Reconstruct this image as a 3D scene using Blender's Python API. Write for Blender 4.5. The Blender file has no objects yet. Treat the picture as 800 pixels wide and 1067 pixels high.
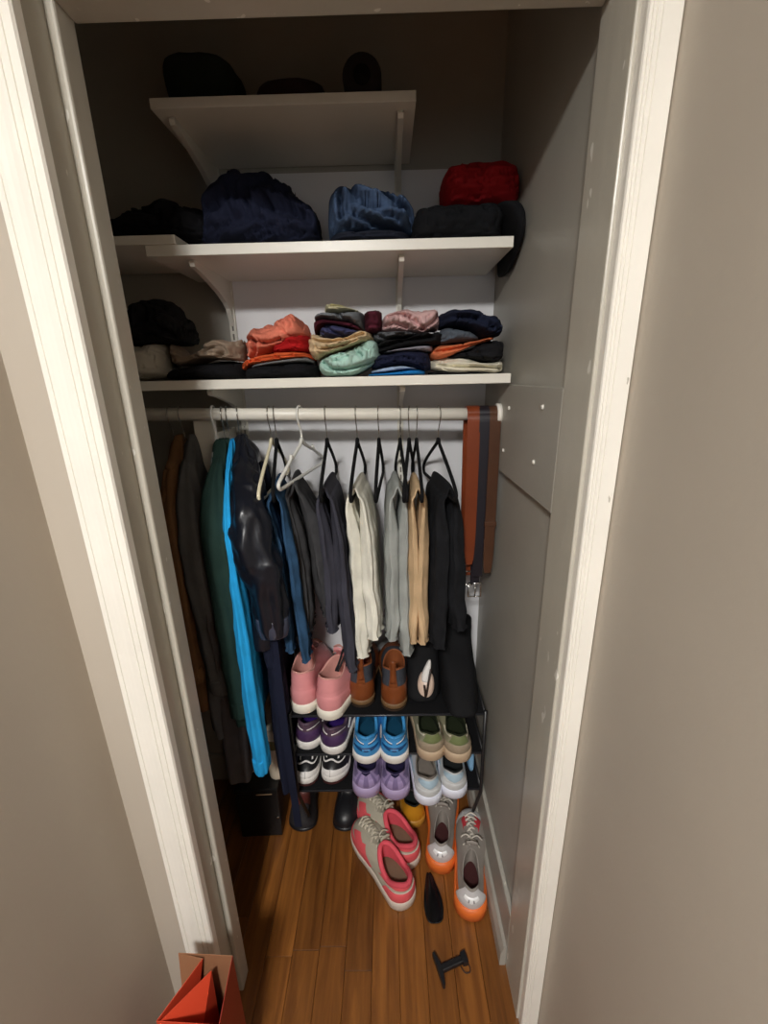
import bpy, bmesh, math, random
import numpy as np
from mathutils import Vector, Matrix, noise as mnoise

PI = math.pi
sc = bpy.context.scene
COL = sc.collection
random.seed(7)

# ------------------------------------------------------------------ camera
CAM_F, PITCH, YAW, ROLL = 447.67, .3051, -.0125, -.0223
CAM_O = np.array([0., -1.3745, 1.58])
_fwd = np.array([math.sin(YAW)*math.cos(PITCH), math.cos(YAW)*math.cos(PITCH), -math.sin(PITCH)])
_rt = np.array([math.cos(YAW), -math.sin(YAW), 0.])
_up = np.cross(_rt, _fwd)
CR = math.cos(ROLL)*_rt+math.sin(ROLL)*_up
CU = -math.sin(ROLL)*_rt+math.cos(ROLL)*_up
cam_d = bpy.data.cameras.new('camera')
cam = bpy.data.objects.new('camera', cam_d); COL.objects.link(cam)
cam_d.sensor_fit = 'VERTICAL'; cam_d.sensor_height = 24.0; cam_d.lens = CAM_F/1067*24.0
cam_d.clip_start = .02
cam.matrix_world = Matrix(((CR[0], CU[0], -_fwd[0], CAM_O[0]), (CR[1], CU[1], -_fwd[1], CAM_O[1]),
                           (CR[2], CU[2], -_fwd[2], CAM_O[2]), (0, 0, 0, 1)))
sc.camera = cam

# ------------------------------------------------------------------ world, exposure
w = bpy.data.worlds.new('world'); sc.world = w; w.use_nodes = True
w.node_tree.nodes['Background'].inputs[0].default_value = (.62, .74, 1, 1)
w.node_tree.nodes['Background'].inputs[1].default_value = .5
sc.view_settings.view_transform = 'Standard'; sc.view_settings.look = 'None'
sc.view_settings.gamma = 1; sc.view_settings.use_curve_mapping = False
sc.view_settings.exposure = 1.3
LAMP_POS = (-.31, -2.35, 2.44); LAMP_R = .19; LAMP_E = 82.0
WIN_E = 1.5
# daylight coming in through the hall window behind the photographer
wl = bpy.data.lights.new('window_daylight', 'AREA'); wl.shape = 'RECTANGLE'; wl.size = .62; wl.size_y = 1.15
wl.energy = WIN_E; wl.color = (.80, .88, 1.0)
wlo = bpy.data.objects.new('window_daylight', wl); COL.objects.link(wlo)
wlo.location = (-.10, -4.33, 1.42); wlo.rotation_euler = (PI/2, 0, 0)   # faces +Y

# ------------------------------------------------------------------ pixel helpers (direction only; distance from the plane touched)
def ray(x, y): return _fwd+CR*(x-400)/CAM_F-CU*(y-533.5)/CAM_F
def atY(x, y, v): r = ray(x, y); return CAM_O+r*(v-CAM_O[1])/r[1]
def atZ(x, y, v): r = ray(x, y); return CAM_O+r*(v-CAM_O[2])/r[2]
def atX(x, y, v): r = ray(x, y); return CAM_O+r*(v-CAM_O[0])/r[0]

# ------------------------------------------------------------------ materials
MATS = {}
def lin(c): return tuple((v/12.92 if v <= .04045 else ((v+.055)/1.055)**2.4) for v in [q/255 for q in c])
def mat(key, rgb, rough=.6, metal=0, var=.10, vscale=6, bump=0, bscale=200, spec=.5, chips=None, emit=None, objvar=0, sheen=0, coat=0, stretch=None, dirt=None):
    """rgb is the surface's own sRGB colour"""
    if key in MATS: return MATS[key]
    m = bpy.data.materials.new(key); m.use_nodes = True; MATS[key] = m
    nt = m.node_tree; N = nt.nodes; b = N['Principled BSDF']; c = lin(rgb)
    b.inputs['Roughness'].default_value = rough; b.inputs['Metallic'].default_value = metal
    b.inputs['Specular IOR Level'].default_value = spec
    if coat: b.inputs['Coat Weight'].default_value = coat
    if sheen: b.inputs['Sheen Weight'].default_value = sheen
    tc = N.new('ShaderNodeTexCoord'); vec = tc.outputs['Object']
    if stretch:
        mp = N.new('ShaderNodeMapping'); mp.inputs['Scale'].default_value = stretch
        nt.links.new(vec, mp.inputs[0]); vec = mp.outputs[0]
    no = N.new('ShaderNodeTexNoise'); no.inputs['Scale'].default_value = vscale; no.inputs['Detail'].default_value = 5
    nt.links.new(vec, no.inputs['Vector'])
    rp = N.new('ShaderNodeValToRGB'); e = rp.color_ramp.elements
    e[0].position = .3; e[1].position = .7
    e[0].color = tuple(v*(1-var) for v in c)+(1,); e[1].color = tuple(min(1, v*(1+var)) for v in c)+(1,)
    nt.links.new(no.outputs[0], rp.inputs[0]); out = rp.outputs[0]
    if objvar:
        oi = N.new('ShaderNodeObjectInfo'); hs = N.new('ShaderNodeHueSaturation')
        ma = N.new('ShaderNodeMapRange'); ma.inputs[3].default_value = 1-objvar; ma.inputs[4].default_value = 1+objvar
        nt.links.new(oi.outputs['Random'], ma.inputs[0]); nt.links.new(ma.outputs[0], hs.inputs['Value'])
        nt.links.new(out, hs.inputs['Color']); out = hs.outputs[0]
    if chips:
        n2 = N.new('ShaderNodeTexNoise'); n2.inputs['Scale'].default_value = chips[1]; n2.inputs['Detail'].default_value = 2
        mp2 = N.new('ShaderNodeMapping'); mp2.inputs['Scale'].default_value = (1, 1, .45)
        nt.links.new(tc.outputs['Object'], mp2.inputs[0]); nt.links.new(mp2.outputs[0], n2.inputs['Vector'])
        r2 = N.new('ShaderNodeValToRGB'); r2.color_ramp.elements[0].position = chips[2]; r2.color_ramp.elements[1].position = chips[2]+.015
        nt.links.new(n2.outputs[0], r2.inputs[0])
        mx = N.new('ShaderNodeMixRGB'); nt.links.new(r2.outputs[0], mx.inputs[0]); nt.links.new(out, mx.inputs[1])
        mx.inputs[2].default_value = lin(chips[0])+(1,); out = mx.outputs[0]
    nt.links.new(out, b.inputs['Base Color'])
    if bump:
        n3 = N.new('ShaderNodeTexNoise'); n3.inputs['Scale'].default_value = bscale; n3.inputs['Detail'].default_value = 3
        nt.links.new(vec, n3.inputs['Vector'])
        bp = N.new('ShaderNodeBump'); bp.inputs['Strength'].default_value = bump; bp.inputs['Distance'].default_value = .003
        nt.links.new(n3.outputs[0], bp.inputs['Height']); nt.links.new(bp.outputs[0], b.inputs['Normal'])
    if emit:
        b.inputs['Emission Color'].default_value = tuple(emit[0])+(1,); b.inputs['Emission Strength'].default_value = emit[1]
    return m
def fab(key, rgb, rough=.9, **k):
    k.setdefault('var', .16); k.setdefault('vscale', 14); k.setdefault('bump', .35); k.setdefault('bscale', 420); k.setdefault('spec', .2)
    return mat(key, rgb, rough, **k)

def wood_mat():
    m = bpy.data.materials.new('oak_floor'); m.use_nodes = True; nt = m.node_tree; N = nt.nodes; b = N['Principled BSDF']
    tc = N.new('ShaderNodeTexCoord'); oi = N.new('ShaderNodeObjectInfo')
    mp = N.new('ShaderNodeMapping'); mp.inputs['Scale'].default_value = (14, 1.1, 1)
    ad = N.new('ShaderNodeVectorMath'); ad.operation = 'ADD'
    ml = N.new('ShaderNodeMath'); ml.operation = 'MULTIPLY'; ml.inputs[1].default_value = 37.
    nt.links.new(oi.outputs['Random'], ml.inputs[0]); nt.links.new(ml.outputs[0], ad.inputs[1]); nt.links.new(tc.outputs['Object'], ad.inputs[0])
    nt.links.new(ad.outputs[0], mp.inputs[0])
    n1 = N.new('ShaderNodeTexNoise'); n1.inputs['Scale'].default_value = 3.2; n1.inputs['Detail'].default_value = 8; n1.inputs['Roughness'].default_value = .62
    n1.inputs['Distortion'].default_value = .6
    nt.links.new(mp.outputs[0], n1.inputs['Vector'])
    rp = N.new('ShaderNodeValToRGB'); e = rp.color_ramp.elements
    e[0].position = .28; e[0].color = lin((98, 55, 20))+(1,); e[1].position = .72; e[1].color = lin((152, 96, 42))+(1,)
    nt.links.new(n1.outputs[0], rp.inputs[0])
    hs = N.new('ShaderNodeHueSaturation'); mr = N.new('ShaderNodeMapRange'); mr.inputs[3].default_value = .62; mr.inputs[4].default_value = 1.02
    nt.links.new(oi.outputs['Random'], mr.inputs[0]); nt.links.new(mr.outputs[0], hs.inputs['Value']); nt.links.new(rp.outputs[0], hs.inputs['Color'])
    nt.links.new(hs.outputs[0], b.inputs['Base Color'])
    b.inputs['Roughness'].default_value = .36; b.inputs['Coat Weight'].default_value = .25; b.inputs['Coat Roughness'].default_value = .25
    bp = N.new('ShaderNodeBump'); bp.inputs['Strength'].default_value = .12; bp.inputs['Distance'].default_value = .002
    nt.links.new(n1.outputs[0], bp.inputs['Height']); nt.links.new(bp.outputs[0], b.inputs['Normal'])
    return m

# ------------------------------------------------------------------ object helpers
def tag(o, label, cat, group=None):
    o['label'] = label; o['category'] = cat
    if group: o['group'] = group
    return o
def mesh_obj(name, verts, faces, m, parent=None, smooth=True):
    me = bpy.data.meshes.new(name); me.from_pydata([tuple(map(float, v)) for v in verts], [], faces); me.update()
    if smooth: me.polygons.foreach_set('use_smooth', [True]*len(me.polygons))
    if m: me.materials.append(m)
    o = bpy.data.objects.new(name, me); COL.objects.link(o)
    if parent: o.parent = parent
    return o
def bm_obj(name, bm, m, parent=None, smooth=False):
    bmesh.ops.recalc_face_normals(bm, faces=bm.faces)
    me = bpy.data.meshes.new(name); bm.to_mesh(me); bm.free()
    if smooth:
        me.polygons.foreach_set('use_smooth', [True]*len(me.polygons))
    me.materials.append(m)
    o = bpy.data.objects.new(name, me); COL.objects.link(o)
    if parent: o.parent = parent
    return o
def empty(name, loc=(0, 0, 0), rz=0):
    o = bpy.data.objects.new(name, None); COL.objects.link(o); o.location = loc; o.rotation_euler = (0, 0, rz)
    o.empty_display_size = .05
    return o
def struct(o): o['kind'] = 'structure'; return o
def boxbm(bm, x0, x1, y0, y1, z0, z1, bev=0):
    r = bmesh.ops.create_cube(bm, size=1)
    for v in r['verts']:
        v.co = Vector(((x0+x1)/2+v.co.x*(x1-x0), (y0+y1)/2+v.co.y*(y1-y0), (z0+z1)/2+v.co.z*(z1-z0)))
    if bev:
        es = list({e for v in r['verts'] for e in v.link_edges})
        bmesh.ops.bevel(bm, geom=es, offset=bev, segments=2, affect='EDGES', profile=.5)
def box(name, x0, x1, y0, y1, z0, z1, m, parent=None, bev=0):
    bm = bmesh.new(); boxbm(bm, x0, x1, y0, y1, z0, z1, bev)
    return bm_obj(name, bm, m, parent)
def tube_data(pts, r, n=10, cap=True):
    pts = [Vector(p) for p in pts]; V = []; F = []
    rs = r if hasattr(r, '__len__') else [r]*len(pts)
    up = None
    for i, p in enumerate(pts):
        t = (pts[min(i+1, len(pts)-1)]-pts[max(i-1, 0)]).normalized()
        if up is None: up = t.orthogonal().normalized()
        up = (up-t*up.dot(t)).normalized(); s = t.cross(up)
        for k in range(n):
            a = 2*PI*k/n; V.append(p+(up*math.cos(a)+s*math.sin(a))*rs[i])
    for i in range(len(pts)-1):
        for k in range(n):
            F.append((i*n+k, i*n+(k+1) % n, (i+1)*n+(k+1) % n, (i+1)*n+k))
    if cap:
        F.append(tuple(range(n))[::-1]); F.append(tuple((len(pts)-1)*n+k for k in range(n)))
    return V, F
def tube(name, pts, r, m, parent=None, n=10):
    V, F = tube_data(pts, r, n); return mesh_obj(name, V, F, m, parent)
def tubes(name, lst, m, parent=None, n=8):
    V = []; F = []
    for pts, r in lst:
        v, f = tube_data(pts, r, n); o = len(V); V += v; F += [tuple(i+o for i in q) for q in f]
    return mesh_obj(name, V, F, m, parent)
def smoothpts(pts, k=6, closed=False):
    """Catmull-Rom"""
    P = [np.array(p, float) for p in pts]; n = len(P); out = []
    rng = range(n if closed else n-1)
    for i in rng:
        if closed: p0, p1, p2, p3 = P[(i-1) % n], P[i], P[(i+1) % n], P[(i+2) % n]
        else: p0, p1, p2, p3 = P[max(i-1, 0)], P[i], P[i+1], P[min(i+2, n-1)]
        for j in range(k):
            t = j/k
            out.append(.5*((2*p1)+(-p0+p2)*t+(2*p0-5*p1+4*p2-p3)*t*t+(-p0+3*p1-3*p2+p3)*t**3))
    if not closed: out.append(P[-1])
    return out
def prism(name, prof, axis, a0, a1, m, parent=None, smooth=False):
    """extrude a 2D outline. axis 'x': prof is (y,z); 'y': (x,z); 'z': (x,y)"""
    def P(p, a): return {'x': (a, p[0], p[1]), 'y': (p[0], a, p[1]), 'z': (p[0], p[1], a)}[axis]
    n = len(prof); bm = bmesh.new()
    A = [bm.verts.new(P(p, a0)) for p in prof]; B = [bm.verts.new(P(p, a1)) for p in prof]
    bm.faces.new(A); bm.faces.new(B[::-1])
    for i in range(n): bm.faces.new((A[i], B[i], B[(i+1) % n], A[(i+1) % n]))
    return bm_obj(name, bm, m, parent, smooth)
def fbm(x, y, z, o=3):
    s = 0; a = 1; f = 1
    for _ in range(o):
        s += a*mnoise.noise(Vector((x*f, y*f, z*f))); a *= .5; f *= 2.03
    return s
def interp(tab, t): return float(np.interp(t, [p[0] for p in tab], [p[1] for p in tab]))
def sm(a, b, x):
    t = min(1, max(0, (x-a)/(b-a))); return t*t*(3-2*t)
def spow(c, e): return math.copysign(abs(c)**e, c)

def blob(name, secs, m, parent=None, amp=.004, freq=14, seed=0, n=40, k=5, ex=.7, zmin=None, fold=0, ridge=0, rs=1.0):
    """lofted closed body: secs = (z, cx, cy, rx, ry)"""
    S = smoothpts(secs, k); V = []; F = []
    for i, s in enumerate(S):
        z, cx, cy, rx, ry = s
        for j in range(n):
            a = 2*PI*j/n; x = cx+rx*spow(math.cos(a), ex); y = cy+ry*spow(math.sin(a), ex)
            d = amp*fbm(x*freq+seed, y*freq, z*freq*.6)
            if ridge:
                q1 = mnoise.noise(Vector((x*9*rs+z*4+seed, y*9*rs-z*4, z*3.5*rs+seed*2)))
                q2 = mnoise.noise(Vector((x*15*rs-z*5, y*15*rs+seed, z*6*rs+y*6)))
                d += ridge*((.30-abs(q1))*1.6+(.25-abs(q2))*.8)
            if fold: d += fold*math.sin(a*7+seed+3*fbm(x*3+seed, y*3, z*4, 1))
            zz = z+amp*.8*fbm(x*freq, y*freq+seed+9, z*freq)
            if zmin is not None: zz = max(zz, zmin)
            V.append((x+d*math.cos(a), y+d*math.sin(a), zz))
    for i in range(len(S)-1):
        for j in range(n):
            F.append((i*n+j, i*n+(j+1) % n, (i+1)*n+(j+1) % n, (i+1)*n+j))
    F.append(tuple(range(n))[::-1]); F.append(tuple((len(S)-1)*n+j for j in range(n)))
    return mesh_obj(name, V, F, m, parent)

def cloth(name, label, cat, m, top, bot, yf=-.27, yb=-.06, folds=2, fa=.008, amp=.004, seed=0, ang=0, creases=(), cw=.0045, cd=.011, group=None, parent=None, e=.6, nu=96, nv=72, freq=20, zfloor=None, endr=4, an=2.6):
    """soft folded cloth; top and bottom edges are read at the plane of its front"""
    T = [atY(x, y, yf) for x, y in top]; B = [atY(x, y, yf) for x, y in bot]
    T = np.array(smoothpts([(p[0], p[2]) for p in T], 6)); B = np.array(smoothpts([(p[0], p[2]) for p in B], 6))
    T = T[np.argsort(T[:, 0])]; B = B[np.argsort(B[:, 0])]
    if zfloor is not None: B[:, 1] = np.maximum(B[:, 1], zfloor)
    x0 = max(T[0, 0], B[0, 0]); x1 = min(T[-1, 0], B[-1, 0])
    x0 = min(T[0, 0], B[0, 0]) if abs(T[0, 0]-B[0, 0]) < .03 else x0
    x1 = max(T[-1, 0], B[-1, 0]) if abs(T[-1, 0]-B[-1, 0]) < .03 else x1
    CRS = []
    for c in creases:
        pts = [atY(x, y, yf) for x, y in c]; CRS.append(np.array([(p[0], p[2]) for p in smoothpts(pts, 5)]))
    V = np.zeros(((nu+1)*nv, 3)); front = np.zeros(len(V)); k = 0
    ca, sa = math.cos(ang), math.sin(ang); ym = (yf+yb)/2; ry0 = (yb-yf)/2
    for i in range(nu+1):
        uu = i/nu; u = .5-.5*math.cos(PI*uu); u = .5*u+.5*uu
        x = x0+(x1-x0)*u
        zt = float(np.interp(x, T[:, 0], T[:, 1])); zb = float(np.interp(x, B[:, 0], B[:, 1]))
        zt = max(zt, zb+.003)
        q = max(0., 1-abs(2*u-1)**endr)**.5; ry = ry0*max(q, .05)
        yc = ym
        h = zt-zb
        for j in range(nv):
            a = 2*PI*j/nv; c = math.cos(a); s = math.sin(a)
            cc = spow(c, e); v = .5+.5*spow(s, e)
            y = yc-ry*cc; z = zb+h*v
            fr = max(0., c)
            wx = x*ca+z*sa; wz = -x*sa+z*ca
            nz = fbm(wx*freq*.5+seed*3.1, y*freq*.4, wz*freq*an+seed, 3)
            n2 = fbm(x*7+seed, y*7, z*9+5*seed, 2)
            d = amp*1.8*nz+amp*1.1*n2
            d -= amp*2.4*max(0, .10-abs(nz))/.10
            if folds: d -= fa*1.9*fr*(1-abs(math.sin(PI*(folds*v+.35*n2+.12)))**.4)*q
            y -= d*fr*max(q, .2)
            y += d*max(0, -c)
            if s > .1: z += (d*.8)*s
            x2 = x+amp*.8*fbm(y*11+seed, z*14, x*5, 2)*(1-.0*q)
            V[k] = (x2, y, z); front[k] = fr*max(q, .3); k += 1
    for c in CRS:
        A = c[:-1]; D = c[1:]-A; L2 = (D**2).sum(1)+1e-12
        P = V[:, [0, 2]]
        t = np.clip(((P[:, None, :]-A[None])*D[None]).sum(2)/L2, 0, 1)
        dist = np.sqrt((((A[None]+t[..., None]*D[None])-P[:, None, :])**2).sum(2)).min(1)
        V[:, 1] += front*(2.1*cd*np.exp(-(dist/cw)**2)-cd*.85*np.exp(-((dist-cw*2.4)/(cw*1.5))**2))
    F = []
    for i in range(nu):
        for j in range(nv):
            F.append((i*nv+j, (i+1)*nv+j, (i+1)*nv+(j+1) % nv, i*nv+(j+1) % nv))
    F.append(tuple(range(nv))); F.append(tuple(nu*nv+j for j in range(nv))[::-1])
    o = mesh_obj(name, V, F, m, parent)
    if label: tag(o, label, cat, group)
    return o
# ================================================================== the setting
WALL_HALL = mat('hall_wall_paint', (182, 172, 158), .55, var=.03, vscale=3, bump=.12, bscale=60)
GREY = mat('closet_grey_paint', (168, 164, 154), .42, var=.05, vscale=5, bump=.15, bscale=45)
JAMB = mat('jamb_grey_paint', (188, 183, 170), .34, var=.05, vscale=8, bump=.25, bscale=40, chips=((225, 222, 212), 38, .70), stretch=(1, 1, .3))
TRIM = mat('trim_white_paint', (238, 234, 224), .32, var=.03, vscale=9, bump=.15, bscale=50, chips=((180, 174, 160), 60, .76))
WHITE = mat('white_panel_paint', (226, 226, 228), .5, var=.03, vscale=4, bump=.1, bscale=40)
CEIL = mat('ceiling_paint', (225, 220, 210), .8, var=.02)
SHELF = mat('white_melamine', (232, 228, 216), .35, var=.03, vscale=6)
METAL_W = mat('white_powder_metal', (222, 219, 208), .4, var=.03)
DARK = mat('dark_slot', (120, 116, 108), .8)
STEEL = mat('steel_wire', (190, 188, 182), .25, metal=1, var=.03)
BLACKM = mat('black_metal', (26, 26, 28), .38, var=.1)
ZC = 2.46
struct(box('wall_back', -1.05, .42, 0, .1, -.02, ZC, GREY))
struct(box('wall_right', .315, .42, -.606, 0, -.02, ZC, GREY))
struct(box('wall_left', -1.05, -.95, -.712, 0, -.02, ZC, GREY))
struct(box('wall_front', -.95, -.452, -.712, -.612, -.02, ZC, WALL_HALL))
struct(box('wall_header', -.452, .349, -.712, -.612, 2.082, ZC, WALL_HALL))
ROOM = mat('unseen_room_paint', (132, 124, 114), .6, var=.03)  # unseen walls, toned down to lower the ambient light in the closet
# passage before the closet; the unseen wider room is added to cut bounced light
struct(box('wall_hall_left', -.66, -.56, -1.75, -.712, -.02, ZC, WALL_HALL))
struct(box('wall_hall_right', .349, .45, -1.75, -.606, -.02, ZC, WALL_HALL))
struct(box('wall_room_left', -2.7, -.66, -1.75, -1.65, -.02, ZC, ROOM))
struct(box('wall_room_right', .45, 2.5, -1.75, -1.65, -.02, ZC, ROOM))
struct(box('wall_room_side_left', -2.8, -2.7, -4.5, -1.65, -.02, ZC, ROOM))
struct(box('wall_room_side_right', 2.5, 2.6, -4.5, -1.65, -.02, ZC, ROOM))
struct(box('ceiling', -2.8, 2.6, -4.5, .1, ZC, ZC+.1, CEIL))
# end wall with its window
bm = bmesh.new()
for a in ((-2.8, 2.6, -4.5, -4.4, -.02, .82), (-2.8, 2.6, -4.5, -4.4, 2.02, ZC), (-2.8, -.43, -4.5, -4.4, .82, 2.02), (.23, 2.6, -4.5, -4.4, .82, 2.02)):
    boxbm(bm, *a)
struct(bm_obj('wall_room_end', bm, ROOM))
win = struct(empty('window_1', (-.1, -4.45, .82)))
GLASS = mat('window_glass', (235, 240, 245), .1, var=0)
fr = bmesh.new()
for a in ((-.33, -.29, -.03, .04, 0, 1.2), (.29, .33, -.03, .04, 0, 1.2), (-.29, .29, -.03, .04, 0, .04), (-.29, .29, -.03, .04, 1.16, 1.2), (-.29, .29, -.02, .03, .58, .62)):
    boxbm(fr, *a)
bm_obj('window_frame', fr, TRIM, win)
for z0, z1 in ((.04, .58), (.62, 1.16)): box('pane', -.29, .29, -.005, .0, z0, z1, GLASS, win)
# floor slab and its boards
OAK = wood_mat()
floor = struct(box('floor', -2.8, 2.6, -4.5, .1, -.06, -.012, OAK))
PW = .0767; rnd = random.Random(5)
k0 = -14
for k in range(k0, 5):
    x0 = .005+PW*k; x1 = x0+PW
    if x1 > .44: x1 = .44
    y = .02; first = True
    while y > -1.65:
        ln = rnd.uniform(.5, 1.15) if first else rnd.uniform(.8, 1.3); first = False
        y2 = max(-1.65, y-ln)
        bm = bmesh.new(); boxbm(bm, -(x1-x0)/2+.0005, (x1-x0)/2-.0005, -(y-y2)/2+.0005, (y-y2)/2-.0005, -.012, 0)
        es = [e for e in bm.edges if all(v.co.z > -.001 for v in e.verts)]
        bmesh.ops.bevel(bm, geom=es, offset=.0007, segments=1, affect='EDGES')
        p = bm_obj('floor_board', bm, OAK, floor); p.location = ((x0+x1)/2, (y+y2)/2, 0)
        y = y2
# door frame
t1 = struct(empty('trim_1', (-.44, -.66, 0)))      # left jamb
def child_box(par, name, x0, x1, y0, y1, z0, z1, m, bev=0):
    l = par.location
    return box(name, x0-l.x, x1-l.x, y0-l.y, y1-l.y, z0-l.z, z1-l.z, m, par, bev)
child_box(t1, 'jamb_board', -.452, -.432, -.7115, -.612, 0, 2.082, JAMB)
child_box(t1, 'door_stop', -.432, -.418, -.657, -.6125, 0, 2.062, JAMB, .004)
t2 = struct(empty('trim_2', (.312, -.66, 0)))      # right jamb
child_box(t2, 'jamb_board', .302, .3488, -.7115, -.6065, 0, 2.082, JAMB, .0025)
t3 = struct(empty('trim_3', (-.06, -.66, 2.06)))   # head jamb
child_box(t3, 'jamb_board', -.432, .302, -.7115, -.612, 2.062, 2.082, JAMB)
child_box(t3, 'door_stop', -.418, .302, -.657, -.6125, 2.05, 2.062, JAMB, .003)
def casing_profile(a, b, grooves, y0=-.7117, yf=-.731):
    """(x,y) outline from x=a to x=b with grooves at given fractions"""
    P = [(a, y0), (a, yf+.003), (a+(b-a)*.03, yf)]
    w_ = abs(b-a); s = 1 if b > a else -1
    for g, gw, gd in grooves:
        c = a+(b-a)*g
        P += [(c-s*gw, yf), (c-s*gw*.35, yf+gd), (c+s*gw*.35, yf+gd), (c+s*gw, yf)]
    P += [(b-(b-a)*.03, yf), (b, yf+.004), (b, y0)]
    return P
g_l = [(.16, .0009, .0016), (.40, .011, .0010), (.64, .0009, .0018), (.80, .0009, .0018)]
struct(prism('trim_4', casing_profile(-.494, -.4245, g_l), 'z', 0, 2.14, TRIM))
struct(prism('trim_5', casing_profile(.3075, .3485, [(.12, .0009, .0018), (.24, .0009, .0018), (.40, .0009, .0018)]), 'z', 0, 2.14, TRIM))
top_prof = [(p[1], 2.07+(p[0]+.4245)*-1) for p in casing_profile(-.494, -.4245, g_l)]
struct(prism('trim_6', top_prof, 'x', -.4240, .3070, TRIM))
# baseboards
struct(box('baseboard_right', .302, .3148, -.606, -.001, 0, .205, GREY, None, .003))
struct(prism('trim_7', [(.3015, 0), (.285, 0), (.286, .045), (.294, .07), (.3015, .078)], 'y', -.6055, -.001, GREY))
struct(box('baseboard_back', -.949, .284, -.012, -.001, 0, .13, GREY))
# white back panel
struct(box('trim_8', -.446, .3145, -.005, -.0003, .13, 2.105, WHITE))
# ceiling lamp in the hall
lamp = empty('ceiling_lamp', LAMP_POS)
tag(lamp, 'round flush ceiling lamp with a frosted glass dome in the hall', 'lamp')
OPAL = mat('opal_glass_lit', (255, 244, 226), .3, var=0, emit=((1.0, .985, .955), LAMP_E))
V = []; F = []; n = 32; R_ = 7
for i in range(R_+1):
    a = i/R_*PI/2; r = LAMP_R*math.cos(a); z = -.07*math.sin(a)
    for j in range(n): V.append((r*math.cos(2*PI*j/n), r*math.sin(2*PI*j/n), z-.005))
for i in range(R_):
    for j in range(n): F.append((i*n+j, i*n+(j+1) % n, (i+1)*n+(j+1) % n, (i+1)*n+j))
mesh_obj('glass_dome', V, F, OPAL, lamp)
V, F = tube_data([(0, 0, -.012), (0, 0, .0195)], LAMP_R+.012, 32); mesh_obj('lamp_base', V, F, METAL_W, lamp, False)

# ================================================================== shelving
RODZ, RODY = 1.49, -.195
def shelf(label, x0, x1, yf, z0, z1, extra=None):
    o = box('wall_shelf', x0, x1, yf, -.006, z0, z1, SHELF, None, .0012); return tag(o, label, 'shelf', 'white closet shelves')
shelf('white wall shelf holding the row of folded tops above the clothes rod', -.949, .300, -.285, 1.559, 1.5815)
shelf('white wall shelf holding rolled jeans and a red pouch', -.534, .287, -.285, 1.8485, 1.8705)
shelf('short white shelf high up in the dark, above the rolled jeans', -.478, .071, -.28, 2.118, 2.1365)
tag(box('shelf_board', -.949, -.463, -.288, -.02, 1.871, 1.8895, SHELF, None, .0012), 'short white board lying on top of the shelf end beside the black bundle', 'board')
tag(box('support_batten', -.949, -.931, -.28, -.02, 1.82, 1.8475, GREY, None, .001), 'grey batten on the closet side wall under the shelf ends', 'batten')
def standard(x, label):
    o = empty('shelf_standard', (x, -.009, .9)); tag(o, label, 'shelf track', 'slotted shelf tracks')
    bm = bmesh.new(); boxbm(bm, -.009, .009, .0, .0035, 0, 1.3); boxbm(bm, -.009, -.0065, -.007, 0, 0, 1.3); boxbm(bm, .0065, .009, -.007, 0, 0, 1.3)
    boxbm(bm, -.0065, .0065, -.007, -.005, 0, 1.3)
    bm_obj('channel', bm, METAL_W, o)
    bm = bmesh.new()
    z = .03
    while z < 1.28:
        for dx in (0,): boxbm(bm, -.0025, .0025, -.0076, -.0069, z, z+.017)
        z += .0254
    s = bm_obj('slots', bm, DARK, o); s['kind'] = 'stuff'
standard(-.447, 'slotted white metal track at the edge of the white panel')
standard(.040, 'slotted white metal track behind the rod and the black hangers')
def bracket(x, zt, label, dep=.25, hgt=.085):
    P = [(-.016, zt), (-dep, zt), (-dep-.005, zt-.006), (-dep, zt-.014), (-dep*.8, zt-.022), (-dep*.45, zt-.043), (-.062, zt-.062), (-.042, zt-.075), (-.028, zt-.10), (-.0165, zt-.118)]
    o = prism('shelf_bracket', [(p[0], p[1]) for p in P], 'x', x-.006, x+.006, METAL_W)
    tag(o, label, 'bracket', 'shelf brackets')
bracket(-.447, 1.848, 'white bracket under the jeans shelf, above the salmon folded top')
bracket(.040, 1.848, 'white bracket under the jeans shelf, above the pink folded top')
bracket(-.447, 1.5585, 'white bracket under the folded tops shelf, above the rain jacket')
bracket(.040, 1.5585, 'white bracket under the folded tops shelf, above the black hangers')
bracket(-.447, 2.1175, 'white bracket under the high short shelf, behind the navy bundle')
bracket(.040, 2.1175, 'white bracket under the high short shelf, above the rolled jeans')
# rod and its supports
sb = empty('rod_support_board', (.3095, -.3, 1.329)); tag(sb, 'wide grey board screwed to the closet side wall, carrying the rod', 'board')
box('board', -.007, .0053, -.3055, .299, 0, .226, GREY, sb, .0015)
SCREW = mat('white_screw', (225, 222, 212), .4)
for y, z in ((-.215, .188), (-.19, .075), (.02, .17), (.05, .06)):
    V, F = tube_data([(-.0105, y, z), (-.0065, y, z)], [.004, .0055], 12); mesh_obj('screw', V, F, SCREW, sb)
rod = empty('closet_rod', (-.32, RODY, RODZ)); tag(rod, 'white painted wooden clothes rod across the closet', 'rod')
V, F = tube_data([(-.629, 0, .012), (.618, 0, -.012)], .0165, 24); mesh_obj('pole', V, F, SHELF, rod)
V, F = tube_data([(.611, 0, -.012), (.6222, 0, -.012)], .028, 24); mesh_obj('end_socket', V, F, TRIM, rod)
pp = empty('rod_post', (-.507, -.175, 0)); tag(pp, 'white upright post behind the rod between the grey coat and the green jacket', 'post')
box('post', -.028, .028, -.002, .02, 0, 1.478, SHELF, pp, .002)
box('spacer_block', -.028, .028, .0205, .168, 1.36, 1.44, SHELF, pp, .002)
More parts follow.
